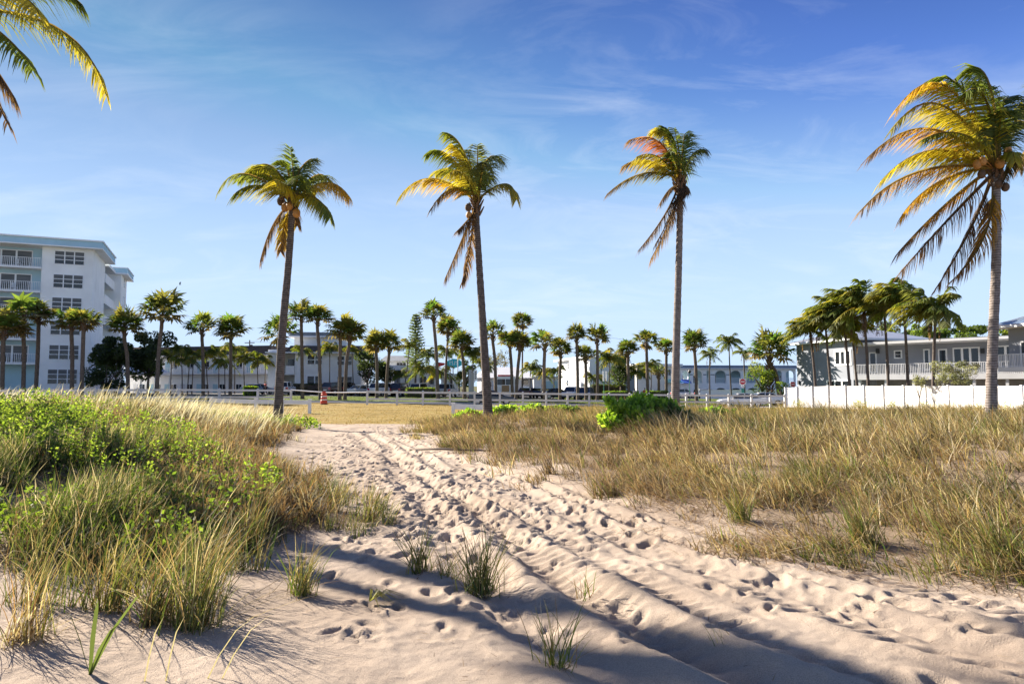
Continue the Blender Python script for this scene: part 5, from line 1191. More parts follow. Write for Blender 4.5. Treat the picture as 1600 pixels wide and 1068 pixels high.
# fire engine, cab towards the beach
x, y = gp(792, 92); gz = float(lawn_z(x, y)) - .05; root = empty('fire_engine', (x, y, gz), 'white fire engine with red light bar and bronze grille facing the beach', 'fire engine', rz=R(-92))
mb = MB(); mb.box((3.2, 0, 1.55), (1.0, 1.2, 1.0)); mb.box((3.25, 0, 2.62), (.95, 1.18, .07)); mb.build('cab', PAINT['white'], root)
mb = MB(); mb.box((-1.2, 0, 1.65), (3.35, 1.22, 1.1)); mb.box((-1.2, 0, 2.80), (3.3, .9, .05)); mb.build('body', PAINT['white'], root)
mb = MB(); mb.box((4.206, -.54, 1.98), (.012, .5, .36)); mb.box((4.206, .54, 1.98), (.012, .5, .36)); mb.build('windscreen', M['glass'], root)
for sy in (-1, 1):
    mb = MB(); mb.box((3.3, sy * 1.203, 1.98), (.6, .012, .34)); mb.build('window', M['glass'], root)
mb = MB(); mb.box((4.22, 0, 1.12), (.05, .48, .42)); mb.build('grille', M['rust'], root)
mb = MB(); mb.box((4.4, 0, .55), (.22, 1.22, .16)); mb.build('bumper', M['chrome'], root)
for sy in (-1, 1):
    mb = MB(); mb.box((4.22, sy * .82, 1.08), (.04, .26, .16)); mb.build('headlight', M['clearlamp'], root)
    mb = MB(); mb.box((3.9, sy * 1.42, 2.0), (.05, .12, .28)); mb.tube([(3.9, sy * 1.2, 2.2), (3.9, sy * 1.4, 2.2)], .03, 5); mb.build('mirror', M['chrome'], root)
mb = MB(); mb.box((3.6, 0, 2.80), (.18, 1.0, .11)); mb.build('light_bar', M['redlamp'], root)
for sx in (3.1, -2.2):
    for sy in (-1, 1):
        r_ = MB(); ring = lambda rr, yy: [(sx + rr * math.cos(t), yy, .5 + rr * math.sin(t)) for t in np.linspace(0, 2 * math.pi, 16, endpoint=False)]
        loft(r_, [ring(.5, sy * 1.0 - .15), ring(.5, sy * 1.0 + .15), ring(.3, sy * 1.0 + sy * .17)]); wo_ = r_.build('wheel', M['rubber'], root); h_ = MB(); loft(h_, [ring(.28, sy * 1.18), ring(.28, sy * 1.205)]); h_.build('rim', M['rim'], wo_)

# ------------------------------------------------------------------ street furniture
def disc(mb, c, r, y0, y1, m=None, n=16, a0=0.0):
    ring = lambda yy: [(c[0] + r * math.cos(a0 + t), yy, c[2] + r * math.sin(a0 + t)) for t in np.linspace(0, 2 * math.pi, n, endpoint=False)]
    loft(mb, [ring(y0), ring(y1)], m)
# traffic barrel
x, y = gp(506.5, 59.5); gz = ground_z(x, y); root = empty('traffic_barrel', (x, y, gz), 'orange traffic barrel with white stripes on a black base at the fence gap', 'traffic barrel')
mb = MB(); mb.tube([(0, 0, .06), (0, 0, .34), (0, 0, .36), (0, 0, .62), (0, 0, .64), (0, 0, .90), (0, 0, .93), (0, 0, 1.02)], [.29, .285, .265, .26, .245, .24, .21, .2], 18); mb.box((0, 0, 1.08), (.14, .03, .06)); mb.build('drum', M['orange'], root)
for z0, z1, r_ in ((.37, .47, .269), (.65, .75, .249)):
    mb = MB(); mb.tube([(0, 0, z0), (0, 0, z1)], [r_, r_ - .003], 18); mb.build('stripe', M['reflect'], root)
mb = MB(); mb.tube([(0, 0, 0), (0, 0, .06)], [.36, .34], 18); mb.build('base', M['rubber'], root)
# no entry signs (red disc with a white bar on a white plate)
def no_entry(px, py, d, s, label, lower=True, pale=False):
    p = at(px, py, d); gz = ground_z(p.x, d); root = empty('road_sign', (p.x, d, gz), label, 'road sign', 'no entry signs')
    mb = MB(); mb.tube([(0, .03, -.2), (0, .03, p.z - gz + s * .8)], .035, 8); mb.build('post', M['greypole'], root)
    h = p.z - gz; mb = MB(); mb.box((0, 0, h), (s, .012, s)); mb.build('plate', M['reflect'], root)
    mb = MB(); disc(mb, (0, 0, h), s * .93, -.018, -.012, None, 24); mb.build('disc', M['signred'], root)
    mb = MB(); mb.box((0, -.0215, h), (s * .68, .003, s * .15)); mb.build('bar', M['reflect'], root)
    if lower:
        mb = MB(); mb.box((0, 0, h - s * 1.42), (s * .55, .012, s * .34)); mb.build('lower_plate', M['reflect'], root); mb = MB(); mb.box((0, 0, h - s * 3.0), (s * .5, .012, s * .75)); mb.build('back_plate', M['green'], root)
no_entry(1160.5, 596, 73, .32, 'round red no entry sign with a white bar above the parked silver sedan'); no_entry(1239, 600, 75, .28, 'small no entry sign just above the left end of the white privacy fence', False)
# fish shaped sign on a post
p = at(708, 567, 97); gz = ground_z(p.x, 97); root = empty('fish_sign', (p.x, 97, gz), 'teal fish shaped sign with a red tail on a pole above the canopy', 'sign')
mb = MB(); mb.tube([(0, .1, -.2), (0, .1, p.z - gz + .6)], .09, 8); mb.build('pole', M['white'], root)
h = p.z - gz; pr = [(-1.1, 0), (-.7, .35), (0, .62), (.7, .55), (1.2, .25), (1.5, 0), (1.2, -.3), (.6, -.62), (0, -.72), (-.7, -.38)]
mb = MB(); loft(mb, [[(a, -.09, h + b) for a, b in pr], [(a, .09, h + b) for a, b in pr]]); mb.build('fish_body', M['teal'], root)
mb = MB(); pr = [(-1.11, 0), (-1.3, .12), (-2.1, .22), (-2.4, -.05), (-2.0, -.42), (-1.3, -.2)]; loft(mb, [[(a, -.07, h - .1 + b) for a, b in pr], [(a, .07, h - .1 + b) for a, b in pr]]); mb.build('fish_tail', M['red'], root)
mb = MB()
for a, hh in ((-.45, .34), (-.1, .42), (.25, .3), (.55, .38)): mb.box((a, -.098, h + .02), (.035, .006, hh * .8))
for a, hh in ((-.28, .15), (.1, -.18), (.4, .18)): mb.box((a, -.0985, h + hh), (.13, .006, .03))
mb.build('lettering', M['white'], root)
# poles
def pole(name, px0, py0, px1, d, r, m, label, cat='pole', arm=None, y_top=None):
    p = at(px0, py0, d); q = at(px1, 600, d); gz = ground_z(q.x, d); root = empty(name, (q.x, d, gz), label, cat)
    mb = MB(); mb.tube([(q.x, d, gz - .2), (p.x, d, p.z)], [r, r * .75], 8); mb.build('shaft', M[m], root, world=True)
    return root, p
pole('flag_pole', 715.5, 556, 715, 94, .09, 'white', 'plain white pole right of the fish sign')
r_, p = pole('utility_pole', 390, 531, 389, 125, .14, 'woodpole', 'wooden utility pole above the motel roof', 'utility pole'); mb = MB(); mb.box((p.x, p.y, p.z - .5), (.9, .06, .07)); mb.box((p.x + .35, p.y - .1, p.z - 1.2), (.2, .18, .35)); mb.build('crossarm', M['woodpole'], r_, world=True)
r_, p2 = pole('utility_pole', 1283, 466, 1283, 92, .10, 'woodpole', 'wooden utility pole rising behind the windblown coconut palms', 'utility pole')
def wire(a, b, sag, label):
    mb = MB(); mb.tube([a.lerp(b, t) + Vector((0, 0, -4 * sag * t * (1 - t))) for t in np.linspace(0, 1, 14)], .018, 4); tag(mb.build('power_line', M['dark']), label, 'power line', 'overhead power lines')
wire(at(389, 533, 125), at(960, 528, 118), 1.1, 'power line running from the motel pole over the house roofs'); wire(at(960, 528, 118), at(1236, 541, 112), .8, 'power line running level above the blue arcade')
r_, p = pole('street_lamp', 1077.5, 583, 1077.5, 100, .06, 'green', 'dark green street lamp by the blue awning', 'street lamp'); mb = MB(); mb.tube([(p.x, p.y, p.z), (p.x, p.y, p.z + .25), (p.x, p.y, p.z + .55)], [.1, .26, .06], 8); mb.build('lantern', M['dark'], r_, world=True)
r_, p = pole('street_lamp', 1091, 598, 1091, 103, .07, 'white', 'short white lamp post right of the blue awning', 'street lamp'); mb = MB(); mb.box((p.x, p.y, p.z + .1), (.16, .1, .3)); mb.build('lantern', M['white'], r_, world=True)
r_, p = pole('street_lamp', 943.5, 590, 943.5, 83, .05, 'green', 'green lamp post with two white panels by the villa', 'street lamp'); mb = MB(); mb.box((p.x, p.y, p.z + .2), (.10, .08, .62)); mb.box((p.x + .35, p.y, p.z + .2), (.08, .08, .6)); mb.build('lantern', M['white'], r_, world=True)
# concrete column with a hanging signal box
a = at(736, 577, 78); gz = ground_z(a.x, 78); root = empty('signal_column', (a.x, 78, gz), 'grey concrete column with a narrow white box sign left of the middle coconut trunk', 'column')
mb = MB(); mb.box((-.12, 0, (a.z - gz) / 2 - .1), (.14, .16, (a.z - gz) / 2 + .1)); mb.build('shaft', M['greypole'], root)
mb = MB(); mb.box((.18, .02, (a.z - gz) / 2 - .35), (.15, .13, (a.z - gz) / 2 + .05)); mb.build('concrete_pier', M['conc'], root)
b = at(743, 582, 78); mb = MB(); mb.box((b.x - a.x, .05, b.z - gz - .3), (.18, .07, .62)); mb.build('box_sign', M['white'], root)
mb = MB()
for k in range(4): mb.box((b.x - a.x, -.026, b.z - gz + .05 - .22 * k), (.09, .006, .06))
mb.build('lettering', M['dark'], root)
# white tents by the condominium
def tent(px, py_top, py_eave, d, hw, label, peak=True):
    t = at(px, py_top, d); e = at(px, py_eave, d); gz = ground_z(t.x, d); root = empty('canopy_tent', (t.x, d, gz), label, 'tent', 'white canopy tents')
    h0, h1 = e.z - gz, t.z - gz; q = [(-hw, -hw), (hw, -hw), (hw, hw), (-hw, hw)]; mb = MB()
    mid = h0 + (h1 - h0) * .38; s1 = [(x * .42, y_ * .42, mid) for x, y_ in q]; 
    mb.hexa([(x, y_, h0 - .3) for x, y_ in q], [(x, y_, h0) for x, y_ in q]); mb.hexa([(x, y_, h0 + .002) for x, y_ in q], s1); mb.hexa([(x, y_, z_ + .002) for x, y_, z_ in s1], [(x * .04, y_ * .04, h1) for x, y_ in q]); mb.build('roof', M['canvas'], root)
    for x, y_ in q:
        mb = MB(); mb.tube([(x * .97, y_ * .97, -.1), (x * .97, y_ * .97, h0)], .05, 6); mb.build('leg', M['white'], root)
    return root
tent(210, 571, 579, 92, 2.0, 'low white canopy tent right of the condominium')
tent(233, 551, 582, 90, 1.9, 'white peaked canopy tent behind the tall leaning cabbage palm')
# birds
for px, py, d, s, lb in ((567.5, 517, 90, .45, 'dark bird flying above the house roof'), (281, 443, 110, .4, 'small bird far off left of the first coconut crown')):
    p = at(px, py, d); mb = MB(); mb.ball((0, 0, 0), (s * .28, s * .28, s * .6), None, 8, 6); mb.poly([(0, 0, .05), (s * .5, .2, s * .9), (s * .2, .1, s * .2)]); mb.poly([(0, 0, -.05), (s * .55, .15, -s * .5), (s * .1, .1, -s * .35)]); mb.ball((s * .12, 0, s * .62), s * .16, None, 6, 5)
    o = mb.build('bird', M['dark']); o.location = p; tag(o, lb, 'bird')

# ------------------------------------------------------------------ people (small and far off)
def person(px, d, h, label, shirt, legs='cd', hair='hair', stride=.16, rz=0.0, shorts=False):
    x, y = gp(px, d); gz = float(lawn_z(x, y)) - .03; root = empty('person', (x, y, gz), label, 'person', 'people by the street', rz)
    J = [(0, 0, .93), (0, 0, 1.18), (0, 0, 1.42), (0, 0, 1.50), (0, -.01, 1.56), (0, -.02, 1.66), (0, -.01, 1.75),
         (-.10, 0, .90), (-.11, -stride, .50), (-.11, -stride * .7 + .02, .08), (-.12, -stride - .1, .035), (.10, 0, .90), (.11, stride * .6, .49), (.11, stride * 1.3, .09), (.12, stride * 1.1 - .12, .04),
         (-.19, 0, 1.42), (-.26, .06, 1.14), (-.25, -.06, .90), (-.25, -.10, .80), (.19, 0, 1.42), (.26, -.04, 1.15), (.25, -.12, .92), (.25, -.16, .82)]
    E = [(0, 1), (1, 2), (2, 3), (3, 4), (4, 5), (5, 6), (0, 7), (7, 8), (8, 9), (9, 10), (0, 11), (11, 12), (12, 13), (13, 14), (2, 15), (15, 16), (16, 17), (17, 18), (2, 19), (19, 20), (20, 21), (21, 22)]
    RR = [.14, .125, .14, .07, .06, .095, .07, .095, .065, .045, .04, .095, .065, .045, .04, .065, .045, .036, .03, .065, .045, .036, .03]
    k = h / 1.76
    def skin(name, keep, m, grow=1.0, sub=2):
        mp = {j: i for i, j in enumerate(keep)}; me = bpy.data.meshes.new(name); me.from_pydata([tuple(c_ * k for c_ in J[j]) for j in keep], [(mp[a], mp[b]) for a, b in E if a in mp and b in mp], [])
        o = bpy.data.objects.new(name, me); COL.objects.link(o); o.parent = root
        md = o.modifiers.new('skin', 'SKIN'); sv = me.skin_vertices[0].data
        for i, j in enumerate(keep): sv[i].radius = (RR[j] * k * grow * (1.25 if j in (0, 1, 2) else 1), RR[j] * k * grow); sv[i].use_root = i == 0
        o.modifiers.new('sub', 'SUBSURF').levels = sub; o.modifiers['sub'].render_levels = sub; md.use_smooth_shade = True; me.materials.append(M[m]); return o
    skin('body', list(range(23)), 'skin')
    skin('shirt', [1, 2, 15, 16, 19, 20], shirt, 1.18); skin('trousers', [0, 7, 8, 9, 11, 12, 13] if not shorts else [0, 7, 8, 11, 12], legs, 1.16)
    mb = MB(); mb.ball((0, .015, 1.70 * k), (.092 * k, .105 * k, .10 * k), None, 10, 7); mb.build('hair', M[hair], root, smooth=True)
    mb = MB(); mb.ball((0, -.115 * k, 1.64 * k), (.014, .02, .022), None, 6, 5); mb.build('nose', M['skin'], root, smooth=True)
    return root
person(725, 84.8, 1.76, 'person in a white shirt and dark trousers walking left of the concrete column', 'cw', rz=R(60))
person(1007.5, 94, 1.78, 'person in a red shirt and dark trousers standing between two palm trunks', 'cr')
person(992, 95, 1.7, 'person in a white top standing left of the person in red', 'cw', legs='cw', rz=R(20))
person(414.5, 88, 1.74, 'fair haired person in a red top behind the left rail fence', 'cr', hair='blond', rz=R(-40))
person(684, 86.5, 1.7, 'person in white clothes beside the grey hatchback', 'cw', legs='cw', rz=R(80))
# ------------------------------------------------------------------ dune grass
def blades(P, h, az, lean, bend, wid, c0, c1, lv=3):
    """n ribbons: base points P, length h, direction az, lean (0 upright .. 1 flat), bend adds droop towards the tip"""
    n = len(P); r = rng
    d = np.stack([np.cos(az), np.sin(az)], -1); fa = az + r.uniform(-1.5, 1.5, n)
    sd_ = np.stack([-np.sin(fa), np.cos(fa), np.zeros(n)], -1)
    V = np.zeros((n, 2 * lv + 1, 3)); Cc = np.zeros((n, 2 * lv + 1, 3))
    ang = lean * .9
    x = np.zeros(n); z = np.zeros(n)
    for i in range(lv + 1):
        t = i / lv
        if i: 
            a = ang + bend * ((i - .5) / lv) ** 1.6
            x = x + np.sin(a) * h / lv; z = z + np.cos(a) * h / lv
        c = P + np.stack([d[:, 0] * x, d[:, 1] * x, z], -1)
        col = c0 * (1 - t) + c1 * t
        if i < lv:
            w_ = (wid * (1 - .55 * t))[:, None] * sd_ * .5
            V[:, 2 * i] = c - w_; V[:, 2 * i + 1] = c + w_; Cc[:, 2 * i] = col; Cc[:, 2 * i + 1] = col
        else: V[:, 2 * lv] = c; Cc[:, 2 * lv] = col
    k = np.arange(n, dtype=np.int32)[:, None] * (2 * lv + 1)
    q = [np.concatenate([k + 2 * i, k + 2 * i + 1, k + 2 * i + 3, k + 2 * i + 2], 1) for i in range(lv - 1)]
    t = np.concatenate([k + 2 * lv - 2, k + 2 * lv - 1, k + 2 * lv], 1)
    return V.reshape(-1, 3), q, t, Cc.reshape(-1, 3)
def join(parts, name, m=None, parent=None, world=False):
    Vs, Qs, Ts, Cs, k = [], [], [], [], 0
    for V, q, t, c in parts:
        Vs.append(V); Cs.append(c); Qs += [a + k for a in q]; Ts.append(t + k); k += len(V)
    fs = ([np.concatenate(Qs)] if Qs else []) + [np.concatenate(Ts)]
    return mesh_np(name, np.concatenate(Vs), fs, np.concatenate(Cs), m or M['grass'], parent, world)
def mixcol(pal, w_, n, jit=.3):
    pal = np.array(pal); i = rng.choice(len(pal), n, p=np.array(w_) / sum(w_))
    return pal[i] * rng.uniform(1 - jit, 1 + jit, (n, 1))
GREEN = [(.05, .085, .018), (.085, .125, .025), (.145, .17, .045)]
STRAW = [(.42, .34, .20), (.33, .25, .12), (.52, .45, .32)]
RUST = [(.19, .115, .055), (.13, .085, .045), (.24, .165, .08)]
GOLD = [(.31, .235, .09), (.38, .29, .12), (.22, .17, .06)]
def clumped(n, x0, x1, y0, y1, mask, rad=.22, per=26, power=1.0):
    """base points gathered in tufts; density falls off with distance"""
    out = []; tot = 0
    while tot < n:
        m_ = int((n - tot) / per * 3) + 50
        u = rng.random(m_); yy = y0 * (y1 / y0) ** (u ** power); hw = yy * .8 + 1.5; xx = rng.uniform(np.maximum(x0, -hw), np.minimum(x1, hw))
        k = rng.random(m_) < mask(xx, yy)
        xx, yy = xx[k], yy[k]
        if len(xx) == 0: continue
        rep = rng.integers(int(per * .4), int(per * 1.6), len(xx)); X_ = np.repeat(xx, rep); Y_ = np.repeat(yy, rep); id_ = np.repeat(np.arange(len(xx)) + tot, rep)
        sp = rad * np.repeat(rng.uniform(.3, 1, len(xx)), rep)
        out.append((X_ + rng.normal(0, 1, len(X_)) * sp * .5, Y_ + rng.normal(0, 1, len(X_)) * sp * .5, id_, X_, Y_)); tot += len(X_)
    return [np.concatenate(a)[:n] for a in zip(*out)]
def infan(x, y, pad=1.5):  return (np.abs(x) < y * .80 + pad)
def patch(x, y, s, seed, lo=.0, hi=.5): return S((vnoise(x / s, y / s, seed) - lo) / (hi - lo))
def gpt(px, py):
    """where the ray through a photo pixel meets the sand"""
    lo, hi = 1.5, 40.0
    for d_ in np.linspace(2.4, 38, 700):
        p = at(px, py, d_)
        if p.z <= float(sand_z(p.x, d_)) : return Vector((p.x, d_, float(sand_z(p.x, d_))))
    p = at(px, py, 38); return Vector((p.x, p.y, float(sand_z(p.x, p.y))))
def poly_pts(pix, n, seed, jitter=.3):
    r = random.Random(seed); out = []
    xs2 = [p[0] for p in pix]; ys2 = [p[1] for p in pix]
    def inside(x, y):
        c_ = False; j = len(pix) - 1
        for i in range(len(pix)):
            if (pix[i][1] > y) != (pix[j][1] > y) and x < (pix[j][0] - pix[i][0]) * (y - pix[i][1]) / (pix[j][1] - pix[i][1]) + pix[i][0]: c_ = not c_
            j = i
        return c_
    while len(out) < n:
        x, y = r.uniform(min(xs2), max(xs2)), r.uniform(min(ys2), max(ys2))
        if inside(x, y): out.append((x, y))
    return out
# left dune
def gcov(x, y): return S((x + 10.4) / 1.2) * S((y - 7.4 - .25 * np.clip(-3 - x, 0, 9)) / .8) * (1 - S((y - 9.6 + .62 * (x + 3)) / 1.4)) * S((-2.7 - x) / .5)
def mL(x, y):
    d = edgeL(y) - x
    return infan(x, y) * S((d + .15) / 2.4) * S((y - 4.75 - .4 * vnoise(x * .8, y * 0, 41) - 1.0 * S((-2.7 - x) / .8) - .9 * S((-3.6 - x) / 1.2)) / .8) * (.05 + .95 * patch(x, y, 1.1, 42, -.25, .35)) * (1 - S((y - 33) / 6)) * (1 - .3 * gcov(x, y))
def zone(x, y, n, base_pal): return base_pal
parts = []
n = 52000; x, y, cid, cxx, cyy = clumped(n, -31, -1.6, 5.2, 36, mL, .26, 30)
hh = rng.uniform(.26, .86, n) * (.75 + .35 * vnoise(cxx * .7, cyy * .7, 43)) * (1 - .30 * S((y - 16) / 12)) * (.42 + .58 * S((edgeL(y) - x - .1) / 2.0))
d = edgeL(y) - x; dry = np.clip(patch(cxx, cyy, 2.2, 44, -.35, .35) * .65 + .35 * S((cyy - 8) / 7) + .7 * S((2.8 - (edgeL(cyy) - cxx)) / 1.4) * S((cyy - 8) / 2), 0, 1.3)
cv = rng.uniform(.35, 1.35, (int(cid.max()) + 2, 1))[cid]; cg = mixcol(GREEN, [3, 3, 1.5], n) * cv; cs = mixcol(STRAW + RUST, [3, 3, 3, 3, 2, 2], n) * cv
isdry = rng.random(n) < np.clip(.04 + .58 * dry * (.55 + .45 * S((cyy - 8) / 5)) + rng.uniform(-.25, .3, int(cid.max()) + 2)[cid], 0, 1)
c0 = np.where(isdry[:, None], cs, cg); c1 = np.where(isdry[:, None], cs * 1.15, np.where((rng.random(n) < .34)[:, None], mixcol(STRAW, [2, 1, 3], n), cg * 1.15))
az = np.where(rng.random(n) < .62, rng.normal(.2, .9, n), rng.uniform(0, 6.28, n))
P = np.stack([x, y, sand_z(x, y) - .03], -1)
parts.append(blades(P, hh, az, np.abs(rng.normal(.22, .2, n)), np.where(isdry & (rng.random(n) < .35), rng.uniform(1.2, 3.2, n), rng.uniform(.1, 1.4, n) ** 1.5), (.0085 + .0003 * y) * rng.uniform(.5, 1.4, n), c0, c1))
# rusty dry weed stems among them
n = 24000; x, y, cid, cxx, cyy = clumped(n, -24, -2.2, 7, 28, lambda a, b: mL(a, b) * np.maximum(patch(a, b, 1.8, 45, -.1, .3) * .6, S((3.4 - (edgeL(b) - a)) / 1.4)), .18, 22)
c0 = mixcol(RUST + [(.16, .14, .10)], [3, 3, 2, 3], n); P = np.stack([x, y, sand_z(x, y) - .02], -1)
parts.append(blades(P, rng.uniform(.18, .55, n), rng.uniform(0, 6.28, n), rng.uniform(0, .6, n), rng.uniform(0, 2.4, n), (.006 + .0006 * y) * rng.uniform(.6, 1.8, n), c0, c0 * 1.25))
# pale bleached blades along the crest, curving right in the wind
n = 8500; x = rng.uniform(-31, -6.5, n); y = rng.uniform(17, 33, n); k = rng.random(n) < infan(x, y) * S((edgeL(y) - x - .6) / 1.5); x, y = x[k], y[k]; n = len(x)
c0 = mixcol([(.50, .46, .36), (.40, .36, .25), (.58, .55, .48)], [2, 2, 2], n, .2); P = np.stack([x, y, sand_z(x, y)], -1)
parts.append(blades(P, rng.uniform(.45, 1.0, n), rng.normal(.0, .5, n), rng.uniform(.05, .45, n), rng.uniform(.1, 1.7, n), rng.uniform(.014, .034, n), c0 * .8, c0))
# fallen dead blades lying on the sand around the tufts
n = 26000; x, y, cid, cxx, cyy = clumped(n, -14, -1.2, 4.4, 22, lambda a, b: infan(a, b) * S((edgeL(b) - a + .5) / 1.2) * S((b - 4.4) / .8) * patch(a, b, .9, 46, -.2, .4), .35, 20)
c0 = mixcol([(.26, .20, .13), (.34, .27, .19), (.18, .12, .07)], [2, 2, 2], n); P = np.stack([x, y, sand_z(x, y) + .004], -1)
parts.append(blades(P, rng.uniform(.15, .45, n), rng.uniform(0, 6.28, n), rng.uniform(1.3, 1.68, n), rng.uniform(0, .25, n), .006 * rng.uniform(.6, 1.5, n), c0, c0))
# long green tufts thinning out towards the open sand in front
bx = [gpt(px_, py_) for px_, py_ in poly_pts([(60, 850), (180, 835), (400, 800), (450, 850), (400, 925), (330, 985), (240, 985), (150, 960), (20, 960), (20, 880)], 56, 9)]
bx += [gpt(px_, py_) for px_, py_ in poly_pts([(410, 720), (520, 740), (620, 800), (600, 850), (500, 830), (420, 800)], 34, 10)]
rep = rng.integers(14, 46, len(bx)); ci = np.repeat(np.arange(len(bx)), rep); n = len(ci); x = np.array([b.x for b in bx])[ci] + rng.normal(0, .06, n); y = np.array([b.y for b in bx])[ci] + rng.normal(0, .05, n)
dryc = rng.random(len(bx))[ci] * .7; isd = rng.random(n) < dryc; cg = mixcol(GREEN, [3, 3, 2], n); cs = mixcol(STRAW + RUST, [2, 2, 2, 3, 2, 2], n); c0 = np.where(isd[:, None], cs, cg); c1 = np.where((rng.random(n) < .5)[:, None], cs * 1.1, c0)
P = np.stack([x, y, sand_z(x, y) - .02], -1); hs_ = np.where(np.arange(len(bx)) < 56, .66, .42)[ci] * rng.uniform(.6, 1.15, len(bx))[ci]
parts.append(blades(P, hs_ * rng.uniform(.4, 1.1, n), np.where(rng.random(n) < .5, rng.normal(.2, .8, n), rng.uniform(0, 6.28, n)), np.abs(rng.normal(.22, .2, n)), np.where(isd & (rng.random(n) < .4), rng.uniform(1.2, 3.2, n), rng.uniform(.05, 1.2, n)), .009 * rng.uniform(.5, 1.3, n), c0, c1, 4))
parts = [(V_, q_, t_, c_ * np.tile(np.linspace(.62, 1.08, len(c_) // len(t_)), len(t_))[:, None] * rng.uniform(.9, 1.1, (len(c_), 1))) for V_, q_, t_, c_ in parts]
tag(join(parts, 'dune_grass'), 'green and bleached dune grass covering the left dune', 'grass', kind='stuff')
# right dune
def mR(x, y):
    d = x - edgeR(y)
    return infan(x, y) * S((d + .95 + .6 * vnoise(x * .9, y * .9, 47)) / 1.4) * S((y - 4.9 - .35 * S((x - 5) / 2)) / .8) * (.16 + .84 * patch(x, y, 1.25, 48, -.55, .1)) * (1 - S((y - 33 - .18 * x) / 4))
parts = []
n = 150000; x, y, cid, cxx, cyy = clumped(n, -4.5, 36, 4.8, 44, mR, .30, 34)
hh = rng.uniform(.22, .72, n) * (.75 + .35 * vnoise(cxx * .8, cyy * .8, 49)) * (.85 + .3 * S((y - 9) / 6)) * np.where(cxx < 3, .85, 1)
grn = np.clip(patch(cxx, cyy, 1.9, 50, -.05, .5) * (1 - .65 * S((cyy - 11) / 7)) + rng.uniform(-.3, .25, int(cid.max()) + 2)[cid], 0, 1)
isg = rng.random(n) < (.14 + .66 * grn)
cg = mixcol(GREEN + [(.16, .16, .04)], [2, 3, 3, 2], n); gold = S((cyy - 15) / 15)[:, None] * .85
cs = mixcol(STRAW + RUST + [(.22, .18, .13)], [3, 3, 2, 2.2, 2.2, 2, 2.5], n) * (1 - gold) + mixcol(GOLD + RUST[2:] + STRAW[:1], [3, 3, 2, 1.5, 1], n) * gold
brown = patch(cxx, cyy, 1.5, 51, -.25, .25)[:, None] * S((5 - cxx) / 4)[:, None]
cs = cs * (1 - .8 * brown) + .8 * brown * mixcol([(.17, .11, .07), (.24, .18, .13), (.11, .07, .045)], [2, 2, 2], n)
cv = rng.uniform(.5, 1.5, (int(cid.max()) + 2, 1))[cid]; hh = hh * rng.uniform(.6, 1.25, int(cid.max()) + 2)[cid]; cg = cg * cv; cs = cs * cv; c0 = np.where(isg[:, None], cg, cs); c1 = np.where(isg[:, None], np.where((rng.random(n) < .4)[:, None], cs, cg * 1.15), cs * 1.1)
az = np.where(rng.random(n) < .75, rng.normal(math.pi * .98, .75, n), rng.uniform(0, 6.28, n))
P = np.stack([x, y, sand_z(x, y) - .03], -1)
parts.append(blades(P, hh, az, np.abs(rng.normal(.42, .28, n)), rng.uniform(.1, 1.4, n), (.0085 + .0003 * y) * rng.uniform(.7, 1.4, n), c0, c1))
n = 36000; x, y, cid, cxx, cyy = clumped(n, -4, 26, 4.9, 30, mR, .34, 26)   # flattened thatch
c0 = mixcol([(.30, .20, .09), (.36, .28, .17), (.20, .12, .06), (.30, .24, .16)], [2, 2, 2, 1], n); P = np.stack([x, y, sand_z(x, y) + .01 + rng.random(n) * .05], -1)
parts.append(blades(P, rng.uniform(.2, .55, n), rng.normal(math.pi, 1.1, n), rng.uniform(1.15, 1.65, n), rng.uniform(0, .4, n), (.006 + .0003 * y) * rng.uniform(.6, 1.5, n), c0, c0 * 1.1))
n = 2600; x, y, cid, cxx, cyy = clumped(n, -1, 12, 4.0, 9, lambda a, b: infan(a, b) * S((a - edgeR(b) + 1.3) / .5) * S((edgeR(b) + .9 - a) / .5) * .7, .2, 12)  # litter at the edge of the track
c0 = mixcol([(.26, .18, .10), (.16, .10, .06)], [2, 2], n); P = np.stack([x, y, sand_z(x, y) + .004], -1)
parts.append(blades(P, rng.uniform(.06, .3, n), rng.uniform(0, 6.28, n), rng.uniform(1.35, 1.62, n), rng.uniform(0, .3, n), .005 * rng.uniform(.6, 1.5, n), c0, c0))
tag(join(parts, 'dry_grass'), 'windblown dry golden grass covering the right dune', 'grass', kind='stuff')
# short turf blades on the dry lawn and the green verge
n = 42000; u = rng.random(n); y = 30 * (64 / 30.) ** u; x = rng.uniform(-1, 1, n) * (y * .8 + 1); k = (sand_z(x, y) < lawn_z(x, y) + .02); x, y = x[k], y[k]; n = len(x)
c0 = mixcol([(.25, .16, .035), (.30, .20, .055), (.20, .15, .03), (.14, .13, .03)], [3, 3, 2, 1], n); P = np.stack([x, y, lawn_z(x, y) - .005], -1)
tag(join([blades(P, rng.uniform(.03, .085, n), rng.uniform(0, 6.28, n), rng.uniform(.2, 1.2, n), rng.uniform(0, 1, n), rng.uniform(.02, .05, n), c0 * .8, c0, 2)], 'lawn_grass'), 'short golden dry turf of the open lawn', 'grass', kind='stuff')
n = 15000; y = rng.uniform(71.2, 83.8, n); x = rng.uniform(-62, 60, n)
c0 = mixcol([(.07, .11, .015), (.11, .15, .02), (.16, .17, .035)], [2, 3, 2], n); P = np.stack([x, y, lawn_z(x, y) + .015], -1)
tag(join([blades(P, rng.uniform(.05, .12, n), rng.uniform(0, 6.28, n), rng.uniform(.2, 1.0, n), rng.uniform(0, 1, n), rng.uniform(.03, .08, n), c0 * .8, c0, 2)], 'verge_grass'), 'short green turf of the strip beyond the near road', 'grass', kind='stuff')

